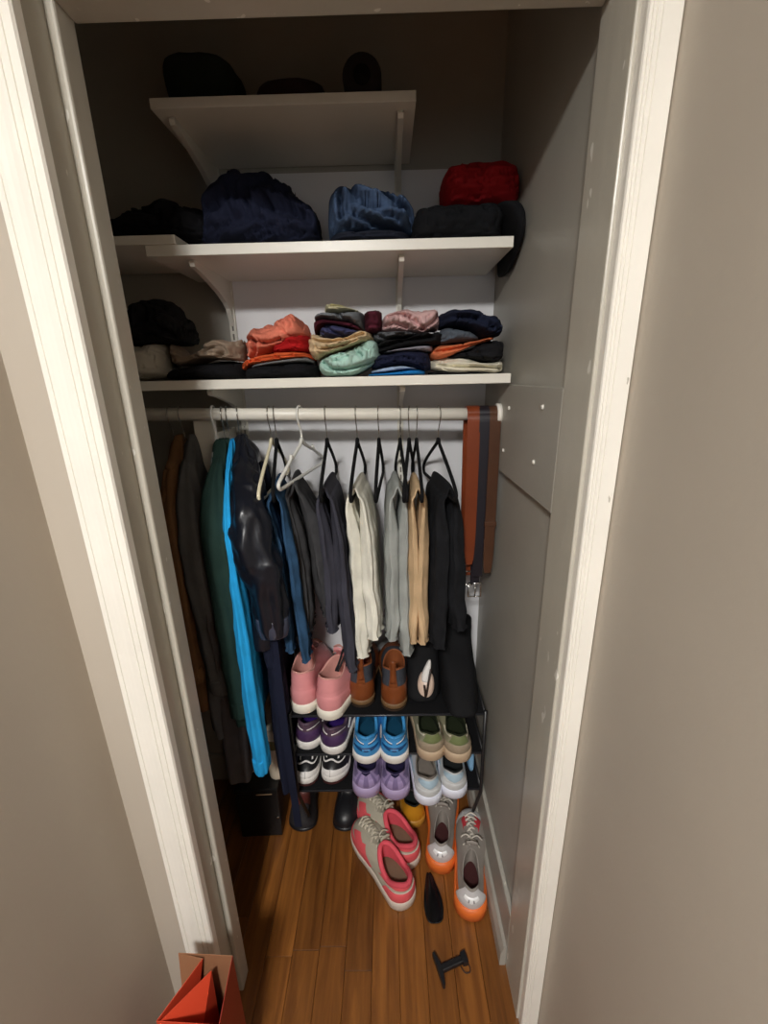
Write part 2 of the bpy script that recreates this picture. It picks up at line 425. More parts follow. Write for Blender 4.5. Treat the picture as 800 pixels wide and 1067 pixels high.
# ================================================================== hangers
VELVET = mat('black_velvet', (16, 16, 18), .85, var=.1, bump=.2, bscale=600, spec=.2)
HWHITE = mat('white_plastic', (226, 225, 218), .3, var=.02)
HCREAM = mat('cream_plastic', (226, 218, 188), .32, var=.02)
def rodz(x): return RODZ-.0192*(x+.32)
HOOK = [(.0195, -.010), (.0205, .004), (.013, .0175), (0, .0215), (-.013, .0175), (-.0205, .003), (-.017, -.014), (-.006, -.032), (0, -.046), (0, -.072)]
def near_angle(xh, near, zt=1.288):
    p = atZ(near[0], near[1], zt); return math.atan2(p[0]-xh, -(p[1]-RODY))
def hanger(kind, label, px, ang=0, near=None, hw=.178):
    xh = float(atY(px, 431, RODY)[0])
    if near: ang = near_angle(xh, near, 1.33 if kind == 'tube' else 1.288)
    lim = -.016-RODY                                     # keep the far tip off the back wall
    hw = min(hw, lim/max(.3, math.cos(ang))) if math.cos(ang)*hw > lim else hw
    o = empty('clothes_hanger', (xh, RODY, rodz(xh)), ang); tag(o, label, 'hanger', 'hangers on the rod')
    wire = kind in ('velvet', 'cream', 'wire')
    hm = STEEL if wire else HWHITE
    tube('hook', [(0, p[0], p[1]) for p in smoothpts(HOOK, 4)], .0014 if wire else .0030, hm, o, 8)
    if kind == 'wire':
        return o, xh, ang
    s = hw/.178
    if kind in ('velvet', 'cream'):
        half = [(.006, -.068), (.016, -.080), (.05, -.098), (.10, -.124), (.145, -.150), (.170, -.168), (.178, -.180), (.172, -.1925), (.158, -.196), (.08, -.196)]
        r = .0046
    else:
        half = [(.004, -.068), (.014, -.084), (.05, -.104), (.078, -.118), (.084, -.108), (.092, -.124), (.13, -.148), (.168, -.172), (.178, -.184), (.172, -.196), (.158, -.200), (.08, -.199)]
        half = [(y, -.068+(z+.068)*.74) for y, z in half]
        r = .0048
    loop = [(y*s, z) for y, z in half]; loop = loop+[(-y, z) for y, z in loop[::-1]]
    pts = smoothpts([(0, y, z) for y, z in loop], 4, True)
    pts = [tuple(p) for p in pts]; pts.append(pts[0])
    tube('hanger_body', pts, r, {'velvet': VELVET, 'cream': HCREAM, 'tube': HWHITE}[kind], o, 8)
    return o, xh, ang

# ================================================================== garments
def trousers(name, label, m, xh, ang, hemL, hemR, wtop=.20, wL=.17, wR=.20, t=.011, sL=.02, sR=.02, cy=-.03, pleat=.006, np_=5, seed=0, hemb=.02, tilt=0, cat='trousers', stitch=None, tb=1.0, zdrop=0):
    o = empty(name, (xh, RODY, 0), ang); tag(o, label, cat, 'trousers hung over hangers')
    zb = rodz(xh)-.187-zdrop
    path = [(-sL, hemL), (-sL*.92, hemL+.03), (-sL*.75, (hemL*2+zb)/3), (-sL*.55-.004, (hemL+zb*2)/3), (-.012-t*.4, zb-.035), (-.009, zb-.006), (0, zb+.006+t*.5), (.009, zb-.006), (.012+t*.4, zb-.035), (sR*.55+.004, (hemR+zb*2)/3), (sR*.75, (hemR*2+zb)/3), (sR*.92, hemR+.03), (sR, hemR)]
    wid = [wL, wL*.99, wL*.96, (wL+wtop)/2, wtop*.97, wtop, wtop, wtop, wtop*.97, (wR+wtop)/2, wR*.96, wR*.99, wR]
    thk = [t*1.15*tb, t*1.1*tb, t*1.1*tb, t*1.0, t*.6, t*.42, t*.4, t*.42, t*.6, t*1.0, t*1.1*tb, t*1.1*tb, t*1.15*tb]
    S = smoothpts([(a[0], a[1], b, c) for a, b, c in zip(path, wid, thk)], 8)
    n = 56; V = []; F = []
    for i, s in enumerate(S):
        a = S[max(0, i-1)]; b = S[min(len(S)-1, i+1)]
        tx, tz = b[0]-a[0], b[1]-a[1]; l = math.hypot(tx, tz); nx, nz = -tz/l, tx/l
        x, z, wd, th = s; drop = min(1, max(0, (zb-z)/.12))
        for j in range(n):
            aa = 2*PI*j/n; c = math.cos(aa); q = math.sin(aa)
            y = cy+wd/2*spow(c, .8)+tilt*(zb-z)
            hf = min(1, max(.35, abs(z-(hemL if x < 0 else hemR))/.05))
            pl = pleat*hf*drop*(math.sin(np_*PI*c+seed+1.6*fbm(z*2.2+seed, 0, seed, 1))+.7*fbm(y*26+seed, z*5, seed*2.7+(0 if x < 0 else 5), 2))
            wr = .0035*drop*fbm(y*16+seed, z*20, x*9+seed, 2)
            d = th*spow(q, .7)+pl+wr
            y += .006*drop*fbm(z*9, seed+4*q, 3, 2)
            V.append((x+nx*d, y, z+nz*d))
    L = len(S)
    for i in range(L-1):
        for j in range(n): F.append((i*n+j, i*n+(j+1) % n, (i+1)*n+(j+1) % n, (i+1)*n+j))
    F.append(tuple(range(n))[::-1]); F.append(tuple((L-1)*n+j for j in range(n)))
    body = mesh_obj('drape', V, F, m, o)
    V = np.array(V).reshape(L, n, 3)
    for rng_ in ((0, 5), (L-5, L)):                     # turned-up hems
        A = V[rng_[0]:rng_[1]]; c0 = A.mean(axis=1, keepdims=True); B = c0+(A-c0)*np.array([1.10, 1.012, 1.0])
        B = B+np.sign(A-c0)*np.array([.0012, .0008, 0]); k = len(B); FF = []
        for i in range(k-1):
            for j in range(n): FF.append((i*n+j, i*n+(j+1) % n, (i+1)*n+(j+1) % n, (i+1)*n+j))
        mesh_obj('hem', B.reshape(-1, 3), FF, stitch or m, o)
    return o
def jacket(name, label, cat, m, xh, ang, zhem, near=.19, far=.165, tn=.018, tk=.034, tkl=.045, sleeve=.55, sw=.040, zneck=None, collar=True, cuff=None, seed=0, hem_near=None, fold=.005, sdx=0, sdy=0, sm_=None, shoulder=.11, ridge=.006, rs=1.0, sback=.03, swb=1.0, sfold=.003):
    o = empty(name, (xh, RODY, 0), ang); tag(o, label, cat, 'coats and tops on hangers')
    zn = zneck if zneck else rodz(xh)-.066
    hn = hem_near or near
    def S(z, n_, f_, t_, dx=0): return (z, dx, (f_-n_)/2, t_, (f_+n_)/2)
    zs = zn-shoulder; H = zs-zhem
    secs = [S(zn, .022, .022, tn*.5), S(zn-.012, .04, .04, tn), S(zn-.4*shoulder, near*.45, far*.5, tn+(tk-tn)*.5), S(zs, near*.93, far*.95, tk), S(zs-.05, near, far, tk*1.05), S(zs-.16, near-.012, far, tk*1.1), S(zs-.3*H-.05, near-.02, far, (tk+tkl)/2), S(zs-.65*H, (near+hn)/2-.01, far, tkl), S(zhem+.03, hn, far, tkl), S(zhem, hn, far, tkl*.97)]
    blob('body', secs, m, o, .003, 9, seed, 64, 8, .62, None, fold, ridge, rs)
    zt = zs+.01; r0 = sback
    pts = [(zn-.3*shoulder, 0, -near*.25, tn*.7, .02), (zn-.6*shoulder, 0, -near*.55, tk*.7, .036), (zs, 0, -near+r0+.016, sw*.85, .042), (zt-.06, sdx*.08, -near+r0-.004, sw*.98, .046), (zt-.14, sdx*.25, -near+r0-.012+sdy*.2, sw*1.05, .050), (zt-sleeve*.5, sdx*.6, -near+r0-.016+sdy*.6, sw*(1+swb)/2, .048), (zt-sleeve*.88, sdx*.95, -near+r0-.012+sdy*.95, sw*swb*.9, .042), (zt-sleeve, sdx, -near+r0-.01+sdy, sw*swb*.8, .039)]
    sl = blob('sleeve', pts, sm_ or m, o, .003, 13, seed+3, 40, 9, .85, None, sfold, ridge*1.1, rs*1.2)
    cz = zt-sleeve
    blob('cuff', [(cz+.05, sdx*.97, -near+r0-.01+sdy, sw*swb*.90+.002, .044), (cz+.02, sdx, -near+r0-.01+sdy, sw*swb*.90+.002, .044), (cz-.004, sdx, -near+r0-.01+sdy, sw*swb*.8, .038), (cz-.006, sdx, -near+r0-.01+sdy, sw*swb*.6, .03)], cuff or sm_ or m, sl, .002, 20, seed, 32, 4, .85, None, .0015)
    if collar:
        blob('collar', [(zn-.06, 0, -.03, tn*1.5, .085), (zn-.03, 0, -.015, tn*1.25, .058), (zn+.0, 0, -.005, tn*.9, .036), (zn+.012, 0, -.002, tn*.5, .02)], m, o, .003, 12, seed+5, 36, 4, .85, None, 0, .004)
    return o
def HZ(x, y, Y_): return float(atY(x, y, Y_)[2])

F_BROWN = fab('brown_canvas', (112, 80, 52)); F_GREYC = fab('grey_wool', (90, 90, 90)); F_GREYL = fab('dark_grey_fleece', (84, 80, 80))
F_GREEN = fab('dark_green_knit', (36, 58, 52)); F_BLUE = fab('bright_blue_cotton', (38, 160, 224)); F_SATIN = mat('black_satin', (18, 21, 30), .33, var=.12, vscale=10, bump=.15, bscale=30, spec=.5)
F_BAND = mat('slate_satin_band', (58, 62, 78), .3, var=.1, vscale=14, spec=.6)
F_NAVYC = fab('navy_twill', (24, 28, 46)); F_DENIM = fab('blue_denim', (48, 80, 112), var=.28, vscale=26); F_DKJ = fab('charcoal_denim', (62, 62, 64), var=.22, vscale=30)
F_CHAR = fab('charcoal_cotton', (62, 62, 72)); F_WHT = fab('white_cotton', (232, 230, 216)); F_LGR = fab('light_grey_jersey', (160, 164, 160)); F_KHA = fab('khaki_cotton', (206, 176, 138)); F_BLKP = fab('black_denim', (26, 27, 30), var=.3, vscale=26)

# coats and tops at the dark end of the rod
h, xh, a = hanger('wire', 'thin steel hanger hook above the brown jacket', 177, .06)
jacket('brown_jacket', 'brown canvas jacket hanging next to the dark grey coat', 'jacket', F_BROWN, xh+.016, .12, .66, near=.16, seed=1, tn=.012, tk=.026, tkl=.034, sleeve=.56, sw=.03, sdx=-.006)
h, xh, a = hanger('wire', 'thin steel hanger hook above the dark grey coat', 188, .12)
jacket('grey_coat', 'dark grey wool coat hanging between the brown jacket and the white post', 'coat', F_GREYC, xh+.022, .20, .56, near=.165, far=.10, seed=2, tn=.012, tk=.024, tkl=.046, sleeve=.60, sw=.036, sdx=.012)
h, xh, a = hanger('tube', 'white plastic hanger carrying the dark green pullover', 222, .10, hw=.10)
jacket('green_pullover', 'dark green knitted pullover beside the bright blue shirt', 'pullover', F_GREEN, xh+.016, .13, .62, near=.185, seed=3, tk=.024, tkl=.032, sleeve=.66, sw=.034, sdx=-.002, collar=False)
h, xh, a = hanger('velvet', 'black velvet hanger hidden between green pullover and rain jacket', 231, .22, hw=.10)
jacket('long_grey_cardigan', 'long dark grey fleece garment hanging below the green pullover', 'cardigan', F_GREYL, xh-.052, .10, .385, near=.165, far=.12, seed=4, tn=.01, tk=.012, tkl=.046, sleeve=.3, sw=.01, collar=False, zneck=1.30, shoulder=.2)
h, xh, a = hanger('wire', 'thin steel hanger hook above the bright blue shirt', 236, .22)
jacket('blue_shirt', 'bright sky blue shirt with a long dangling sleeve and banded cuff', 'shirt', F_BLUE, xh+.008, .185, .60, near=.20, seed=5, tn=.005, tk=.007, tkl=.014, sleeve=.85, sw=.013, swb=1.85, sdx=-.004, collar=False, ridge=.005, sfold=.003)
h, xh, a = hanger('wire', 'thin steel hanger hook above the black satin jacket', 247, .30)
jk = jacket('satin_jacket', 'shiny black satin rain jacket with a slate sleeve band', 'jacket', F_SATIN, xh+.008, .26, .88, near=.185, seed=6, tn=.012, tk=.046, tkl=.05, sleeve=.37, sw=.047, sdx=.034, fold=.006, cuff=F_BAND, ridge=.012, rs=1.9, shoulder=.14, sback=-.004, collar=False, zneck=rodz(xh)-.052)
cream = h, xh, a = hanger('cream', 'cream plastic hanger with a bare near arm beside the rain jacket', 280, near=(267, 530))
navy = jacket('navy_coat', 'long navy coat with a hanging belt, reaching almost to the floor', 'coat', F_NAVYC, xh-.036, .10, .33, near=.15, far=.13, seed=7, tn=.01, tk=.016, tkl=.026, sleeve=.45, sw=.020, collar=False, zneck=1.36, fold=.006)
S_ = smoothpts([(.012, -.150, 1.02), (.016, -.168, .9), (.020, -.174, .6), (.026, -.172, .3), (.028, -.170, .21)], 6)
V = []; F = []
for i, p in enumerate(S_):
    for dx, dy in ((-.011, -.004), (.011, -.006), (.011, -.002), (-.011, 0)): V.append((p[0]+dx, p[1]+dy, p[2]))
for i in range(len(S_)-1):
    for j in range(4): F.append((i*4+j, i*4+(j+1) % 4, i*4+4+(j+1) % 4, i*4+4+j))
F += [(3, 2, 1, 0), tuple(len(V)-4+k for k in range(4))]
mesh_obj('belt_sash', V, F, F_NAVYC, navy, False)
h, xh, a = cream
trousers('blue_jeans', 'faded blue denim jeans with frayed hem above the pink high-tops', F_DENIM, xh+.010, .16, HZ(300, 676, -.3), HZ(316, 684, -.3), wtop=.23, wL=.16, wR=.19, sL=.004, sR=.040, t=.012, seed=1.2, cat='jeans', cy=-.05)
h, xh, a = hanger('velvet', 'black velvet hanger holding the charcoal jeans', 285.5, near=(285, 527))
trousers('charcoal_jeans', 'washed charcoal jeans with a waistband hanging down beside the charcoal slacks', F_DKJ, xh+.046, a, HZ(322, 664, -.3), HZ(342, 650, -.32), wtop=.18, wL=.17, wR=.21, sL=.008, sR=.075, t=.022, seed=2.1, pleat=.008, cat='jeans', cy=-.01)
hanger('tube', 'empty white plastic hanger turned sideways in front of the charcoal jeans', 312, near=(284, 512))
h, xh, a = hanger('velvet', 'black velvet hanger holding the charcoal slacks', 339, near=(336, 522))
trousers('charcoal_slacks', 'smooth charcoal slacks next to the white trousers', F_CHAR, xh+.003, a, HZ(345, 655, -.3), HZ(358, 684, -.25), wtop=.20, wL=.19, wR=.19, sL=.005, sR=.045, t=.016, seed=3.3, cy=-.035)
h, xh, a = hanger('velvet', 'black velvet hanger holding the white trousers', 371, near=(367, 521))
trousers('white_trousers', 'white cotton trousers hanging above the brown boot', F_WHT, xh+.004, a, HZ(378, 683, -.28), HZ(388, 660, -.28), wtop=.19, wL=.13, wR=.17, sL=.004, sR=.035, t=.016, seed=4.1, pleat=.009, cy=-.035)
hanger('velvet', 'empty black velvet hanger between the white and light grey trousers', 394, near=(390, 530))
h, xh, a = hanger('velvet', 'black velvet hanger holding the light grey sweatpants', 416.5, near=(425, 526))
trousers('grey_sweatpants', 'light grey jersey sweatpants hanging next to the khaki trousers', F_LGR, xh-.014, a*.5, HZ(400, 655, -.25), HZ(418, 672, -.25), wtop=.20, wL=.20, wR=.18, sL=.02, sR=.022, t=.016, seed=5.2, pleat=.006, cy=-.02)
hanger('velvet', 'black velvet hanger crossing in front of the light grey sweatpants', 426, near=(419, 529))
h, xh, a = hanger('velvet', 'black velvet hanger holding the khaki trousers', 434, near=(442, 530))
trousers('khaki_trousers', 'khaki cotton trousers beside the black jeans', F_KHA, xh-.004, a*.4, HZ(431, 666, -.28), HZ(443, 667, -.28), wtop=.19, wL=.15, wR=.15, sL=.013, sR=.018, t=.014, seed=6.4, pleat=.005, np_=3, cy=-.03)
h, xh, a = hanger('velvet', 'black velvet hanger holding the black jeans', 457, near=(464, 512))
trousers('black_jeans', 'black jeans hanging next to the cognac belt', F_BLKP, xh+.004, .12, HZ(456, 664, -.25), HZ(476, 650, -.27), wtop=.19, wL=.17, wR=.18, sL=.014, sR=.045, t=.018, seed=7.7, pleat=.008, cy=-.03)

# ================================================================== belts over the rod
COGNAC = mat('cognac_leather', (120, 54, 26), .3, var=.15, vscale=10, bump=.1, bscale=90, coat=.3)
BROWNL = mat('brown_leather', (78, 50, 34), .36, var=.15, vscale=10, bump=.1, bscale=90)
BLACKL = mat('black_leather', (28, 26, 34), .4, var=.1)
CHROME = mat('nickel', (205, 204, 200), .18, metal=1, var=.02)
def belt(label, px, m, wd, zf, zb_, buckle_z, rz_=0, tip=True, keeper=None, gap=.024):
    p = atY(px, 436, RODY-gap); x = float(p[0]); zr = rodz(x)
    o = empty('leather_belt', (x, RODY, zr), rz_); tag(o, label, 'belt', 'belts on the rod')
    r = .0205
    F_ = [(-gap+.002, zf-zr), (-gap, (zf-zr)*.7), (-gap, (zf-zr)*.35), (-.0235, -.03)]
    top = [(-r*math.cos(t), r*math.sin(t)) for t in np.linspace(-.2, PI+.2, 9)]
    B_ = [(.0235, -.03), (gap*.6, (zb_-zr)*.5), (gap*.25, zb_-zr)]
    P = smoothpts(F_+top+B_, 5)
    V = []; Fc = []
    n = len(P)
    for i, q in enumerate(P):
        a = P[max(0, i-1)]; b = P[min(n-1, i+1)]; ty, tz = b[0]-a[0], b[1]-a[1]; l = math.hypot(ty, tz); ny, nz = -tz/l, ty/l
        s = wd/2
        if tip and i < 6: s *= (.6, .82, .92, .97, 1, 1)[i]
        for sx, sn in ((-s, -.0017), (-s*.9, .0019), (s*.9, .0019), (s, -.0017)):
            V.append((sx, q[0]-ny*sn, q[1]-nz*sn))
    for i in range(n-1):
        for j in range(4): Fc.append((i*4+j, i*4+(j+1) % 4, i*4+4+(j+1) % 4, i*4+4+j))
    Fc += [(0, 1, 2, 3), tuple(4*(n-1)+k for k in (3, 2, 1, 0))]
    mesh_obj('strap', V, Fc, m, o, False)
    if buckle_z:
        z = buckle_z-zr; s = wd/2+.005; y = gap*.25
        bk = tubes('buckle', [([(-s, y, z), (s, y, z), (s, y, z-.045), (-s, y, z-.045), (-s, y, z)], .003)], CHROME, o, 8)
        tube('prong', [(0, y, z-.003), (.001, y-.006, z-.022), (0, y-.002, z-.046)], .0022, CHROME, bk, 8)
    if keeper:
        z = keeper-zr; bm = bmesh.new(); boxbm(bm, -wd/2-.002, wd/2+.002, -gap-.005, -gap+.003, z, z+.014, .001); bm_obj('keeper_loop', bm, m, o)
    return o
belt('glossy cognac leather belt draped over the rod beside the black jeans', 493.5, COGNAC, .034, HZ(493, 588, -.22), HZ(491, 598, -.18), HZ(491, 594, -.18), .05, gap=.028)
belt('black leather belt draped over the rod between two brown belts', 505, BLACKL, .028, HZ(505, 598, -.2), HZ(503, 606, -.18), HZ(503, 606, -.18), 0, tip=False, gap=.022)
belt('matte dark brown leather belt at the rod end by the side wall', 515.5, BROWNL, .030, HZ(515, 597, -.22), HZ(515, 560, -.18), None, .1, keeper=HZ(513, 548, -.22), gap=.026)
# ================================================================== piles on the folded-tops shelf
ZS2 = 1.5817; ZS1 = 1.8707
G = 'clothes piled on the shelf'
def C(key, rgb, **k): return fab('cloth_'+key, rgb, **k)
BLACKC = C('black', (20, 20, 23)); 
def pile(name, label, m, top, bot, cat='clothes', **k):
    k.setdefault('zfloor', ZS2); k.setdefault('group', G)
    return cloth(name, label, cat, m, top, bot, **k)
# dark end
pile('black_bundle', 'crumpled black bundle on top of the white cloth at the shelf end', C('black2', (24, 24, 26)), [(120, 318), (135, 306), (152, 309), (170, 325), (184, 343), (181, 352)], [(120, 358), (140, 357), (160, 357), (172, 358), (181, 356)], yf=-.25, yb=-.07, folds=2, amp=.010, seed=1, cd=.016, creases=[[(140, 330), (160, 338), (178, 350)]])
pile('white_crumple', 'crumpled off-white cloth under the black bundle at the shelf end', C('offwhite', (190, 184, 170)), [(118, 360), (138, 358), (156, 357), (165, 366), (168, 380)], [(118, 396), (140, 396), (160, 394), (168, 393)], yf=-.25, yb=-.08, folds=3, amp=.007, seed=2)
pile('black_flat_top', 'flat black folded garment under the taupe bra', BLACKC, [(162, 390), (180, 382), (205, 376), (225, 376), (247, 379)], [(160, 396), (200, 395), (225, 395), (247, 395)], yf=-.275, yb=-.05, folds=1, amp=.003, seed=3)
bra = pile('taupe_bra', 'crumpled taupe bra lying on the flat black garment', C('taupe', (150, 132, 114)), [(166, 357), (175, 364), (190, 369), (205, 365), (218, 356), (232, 357), (244, 352)], [(168, 378), (178, 381), (190, 379), (205, 373), (222, 374), (244, 376)], yf=-.262, yb=-.10, folds=2, amp=.007, seed=4, creases=[[(212, 366), (222, 360), (232, 364), (228, 370)]], cat='bra')
# salmon stack
pile('black_tee', 'thick black folded tee at the bottom of the salmon stack', BLACKC, [(247, 383), (260, 380), (285, 377), (310, 376), (325, 379)], [(247, 396), (280, 395), (326, 394)], yf=-.278, folds=1, amp=.003, seed=5)
pile('grey_tee', 'thin grey folded tee between the orange top and the black tee', C('grey1', (118, 120, 122)), [(253, 381), (275, 377), (300, 373), (316, 371), (322, 377)], [(253, 385), (275, 381), (300, 378), (316, 377), (322, 379)], yf=-.275, folds=1, fa=.003, amp=.002, seed=6)
pile('orange_top', 'orange folded top beneath the red one', C('orange', (218, 96, 52)), [(242, 381), (252, 374), (275, 367), (300, 365), (316, 366), (322, 374)], [(243, 388), (255, 381), (275, 378), (300, 374), (316, 372), (322, 375)], yf=-.274, folds=2, amp=.005, seed=7, ang=-.2)
pile('red_shirt', 'red folded top under the salmon one', C('red', (172, 26, 28)), [(278, 360), (290, 355), (305, 347), (316, 348), (319, 358)], [(278, 368), (292, 367), (305, 366), (316, 366), (319, 365)], yf=-.262, folds=2, amp=.005, seed=8)
pile('salmon_top', 'loosely folded salmon pink top with a peaked corner', C('salmon', (222, 128, 104)), [(246, 351), (262, 342), (280, 337), (292, 328), (300, 324), (308, 334), (314, 344)], [(249, 366), (257, 376), (268, 369), (285, 360), (302, 353), (314, 347)], yf=-.272, folds=2, amp=.006, seed=9, ang=-.4, creases=[[(249, 353), (262, 353), (275, 357), (290, 353)], [(258, 374), (265, 362), (262, 354)]], cw=.004, cd=.014)
# mint stack
pile('mint_top', 'pale mint green top with swirling folds at the bottom of its stack', C('mint', (172, 204, 192)), [(327, 381), (334, 371), (350, 364), (372, 357), (388, 353), (396, 364), (397, 372)], [(327, 384), (333, 391), (345, 393), (365, 392), (385, 381), (397, 374)], yf=-.282, folds=1, amp=.005, seed=10, ang=-.35, creases=[[(345, 372), (358, 368), (366, 363), (377, 371)], [(336, 378), (345, 384), (365, 384), (390, 375)], [(348, 376), (362, 371)]], cw=.0035, cd=.013)
pile('beige_top', 'beige gathered top between mint and navy ones', C('beige', (212, 186, 148)), [(316, 354), (322, 346), (340, 351), (360, 349), (374, 344), (386, 345), (391, 352)], [(318, 364), (324, 374), (335, 370), (352, 364), (372, 357), (391, 353)], yf=-.278, folds=3, fa=.006, amp=.006, seed=11, ang=-.25, creases=[[(318, 350), (335, 356), (360, 353), (378, 347)], [(322, 362), (345, 362), (372, 353)]], cw=.003)
pile('slate_blue_top', 'dusty navy folded top above the beige one', C('dustynavy', (62, 64, 98)), [(327, 344), (334, 336), (350, 337), (365, 340), (378, 344)], [(327, 345), (335, 350), (352, 350), (366, 348), (378, 346)], yf=-.276, folds=1, amp=.004, seed=12, creases=[[(330, 342), (336, 339), (346, 345), (356, 348)]], cw=.003)
pile('maroon_shirt', 'dark maroon folded top sandwiched between grey and navy ones', C('maroon', (78, 28, 42)), [(322, 332), (335, 332), (350, 334), (365, 335), (378, 342)], [(322, 346), (333, 337), (350, 338), (365, 341), (378, 344)], yf=-.272, folds=2, amp=.004, seed=13)
pile('maroon_sleeve_top', 'maroon bunched top standing beside the grey folded tee', C('maroon', (78, 28, 42)), [(378, 322), (386, 319), (394, 320), (397, 328), (398, 337)], [(378, 346), (386, 345), (393, 345), (398, 341)], yf=-.272, folds=3, fa=.01, amp=.006, seed=14, endr=3)
pile('grey_folded_tee', 'grey folded tee with a slanted hem over the maroon top', C('grey2', (112, 116, 120)), [(322, 327), (335, 322), (350, 323), (368, 320), (377, 320), (378.5, 330)], [(322, 331), (335, 330), (350, 333), (362, 333), (372, 338), (378.5, 342)], yf=-.28, folds=1, amp=.003, seed=15, creases=[[(350, 324), (356, 331), (364, 332)]], cw=.003, cd=.008)
pile('cream_hood', 'cream bunched top crowning the maroon and grey stack', C('cream', (204, 198, 164)), [(334, 321), (342, 314), (352, 314), (368, 319), (374, 321)], [(334, 323), (345, 323), (355, 323), (365, 321.5), (374, 321.5)], yf=-.26, folds=2, fa=.006, amp=.005, seed=16, creases=[[(343, 317), (356, 318), (370, 320)]], cw=.0025)
# pink stack
pile('bright_blue_top', 'bright blue folded top peeking out at the bottom of the pink stack', C('brightblue', (28, 120, 190)), [(382, 389), (395, 388), (415, 386), (432, 384), (446, 387)], [(382, 393), (415, 392), (446, 391)], yf=-.276, folds=1, fa=.003, amp=.002, seed=17)
pile('pale_blue_top', 'pale blue folded top just under the dark navy one', C('paleblue', (158, 178, 206)), [(385, 386), (400, 382), (418, 380), (430, 382), (438, 385)], [(385, 389), (400, 388), (415, 386), (430, 384.5), (438, 386)], yf=-.28, folds=1, fa=.003, amp=.003, seed=18)
pile('dark_navy_top', 'dark navy folded top in the middle of the pink stack', C('navy1', (28, 32, 56)), [(388, 372), (402, 366), (425, 365), (445, 365), (452, 372)], [(386, 385), (402, 382), (420, 380), (436, 384), (446, 386), (452, 384)], yf=-.274, folds=2, amp=.006, seed=19, ang=-.3)
pile('lilac_grey_top', 'thin lilac grey top above the dark navy one', C('lilacgrey', (150, 148, 158)), [(398, 366), (420, 362), (440, 359), (455, 358)], [(398, 367), (420, 365.5), (440, 365), (455, 365)], yf=-.268, folds=1, fa=.003, amp=.002, seed=20)
pile('black_tank', 'black folded top under the pink and grey tops', C('black3', (22, 22, 24)), [(391, 357), (402, 352), (425, 348), (445, 344), (462, 343), (471, 347)], [(391, 368), (402, 366), (425, 361), (445, 358.5), (462, 358), (471, 352)], yf=-.277, folds=2, amp=.005, seed=21, ang=-.2, creases=[[(395, 362), (420, 355), (450, 350)]])
pile('grey_rolled_top', 'dark grey rolled top between the pink and the black one', C('grey3', (86, 88, 92)), [(388, 343), (396, 343), (410, 344), (428, 345), (440, 345)], [(388, 352), (396, 355), (410, 351), (428, 348.5), (440, 346)], yf=-.274, folds=2, amp=.005, seed=22, creases=[[(390, 345), (402, 352), (420, 348)]], cw=.003)
pile('pink_top', 'dusty pink crumpled top crowning the middle stack', C('dustypink', (204, 168, 166)), [(397, 328), (403, 321), (420, 318), (440, 319), (457, 319), (461, 326)], [(397, 342), (410, 344), (428, 344), (443, 346), (452, 340), (460, 341), (461, 336)], yf=-.278, folds=1, amp=.006, seed=23, ang=.35, creases=[[(404, 328), (418, 326), (432, 334), (444, 344)], [(400, 338), (412, 336), (424, 340)], [(440, 342), (452, 334), (459, 326)]], cw=.0035, cd=.012)
# end stack
pile('black_thin_top', 'thin black garment at the very bottom of the end stack', C('black4', (22, 22, 25)), [(450, 388), (480, 387), (505, 388), (518, 390)], [(450, 391.5), (480, 391), (505, 391), (518, 391)], yf=-.27, folds=0, amp=.001, seed=24)
pile('cream_sweater', 'cream white folded sweater near the bottom of the end stack', C('creamwhite', (222, 216, 196)), [(452, 376), (462, 374), (478, 371), (495, 374), (515, 378), (528, 374), (532, 380)], [(452, 384), (465, 388), (482, 390), (505, 388), (520, 389), (532, 386)], yf=-.281, folds=2, amp=.006, seed=25, creases=[[(458, 380), (480, 382), (505, 382), (525, 384)]], cw=.003)
pile('black_sweater', 'bulky black sweater between the orange and cream ones', C('black5', (24, 24, 27)), [(466, 372), (485, 365), (505, 357), (522, 351), (530, 354), (532, 365)], [(466, 374), (480, 372), (500, 375), (520, 378), (528, 374), (532, 372)], yf=-.276, folds=2, amp=.005, seed=26, ang=-.2)
pile('coral_orange_top', 'coral orange folded top above the black sweater', C('coral', (222, 124, 82)), [(450, 366), (460, 359), (480, 356), (500, 354), (513, 350), (522, 349)], [(450, 371), (456, 374), (470, 371), (485, 364), (503, 357), (522, 351.5)], yf=-.279, folds=1, amp=.004, seed=27, ang=-.2, creases=[[(455, 366), (480, 362), (510, 354)]], cw=.003)
pile('slate_grey_top', 'slate grey folded top under the midnight navy one', C('slate', (84, 92, 102)), [(455, 352), (464, 340), (475, 338), (490, 342), (505, 350)], [(455, 358), (464, 358), (480, 356), (492, 355), (505, 352)], yf=-.274, folds=1, amp=.004, seed=28)
pile('midnight_navy_top', 'large midnight navy folded top crowning the end stack by the side wall', C('midnight', (26, 32, 52)), [(460, 328), (468, 321), (490, 319), (512, 322), (526, 329), (532, 342)], [(460, 338), (475, 337.5), (490, 341), (505, 349), (515, 349), (526, 348), (532, 346)], yf=-.282, folds=1, amp=.007, seed=29, ang=.3, creases=[[(465, 330), (490, 330), (515, 340)]])
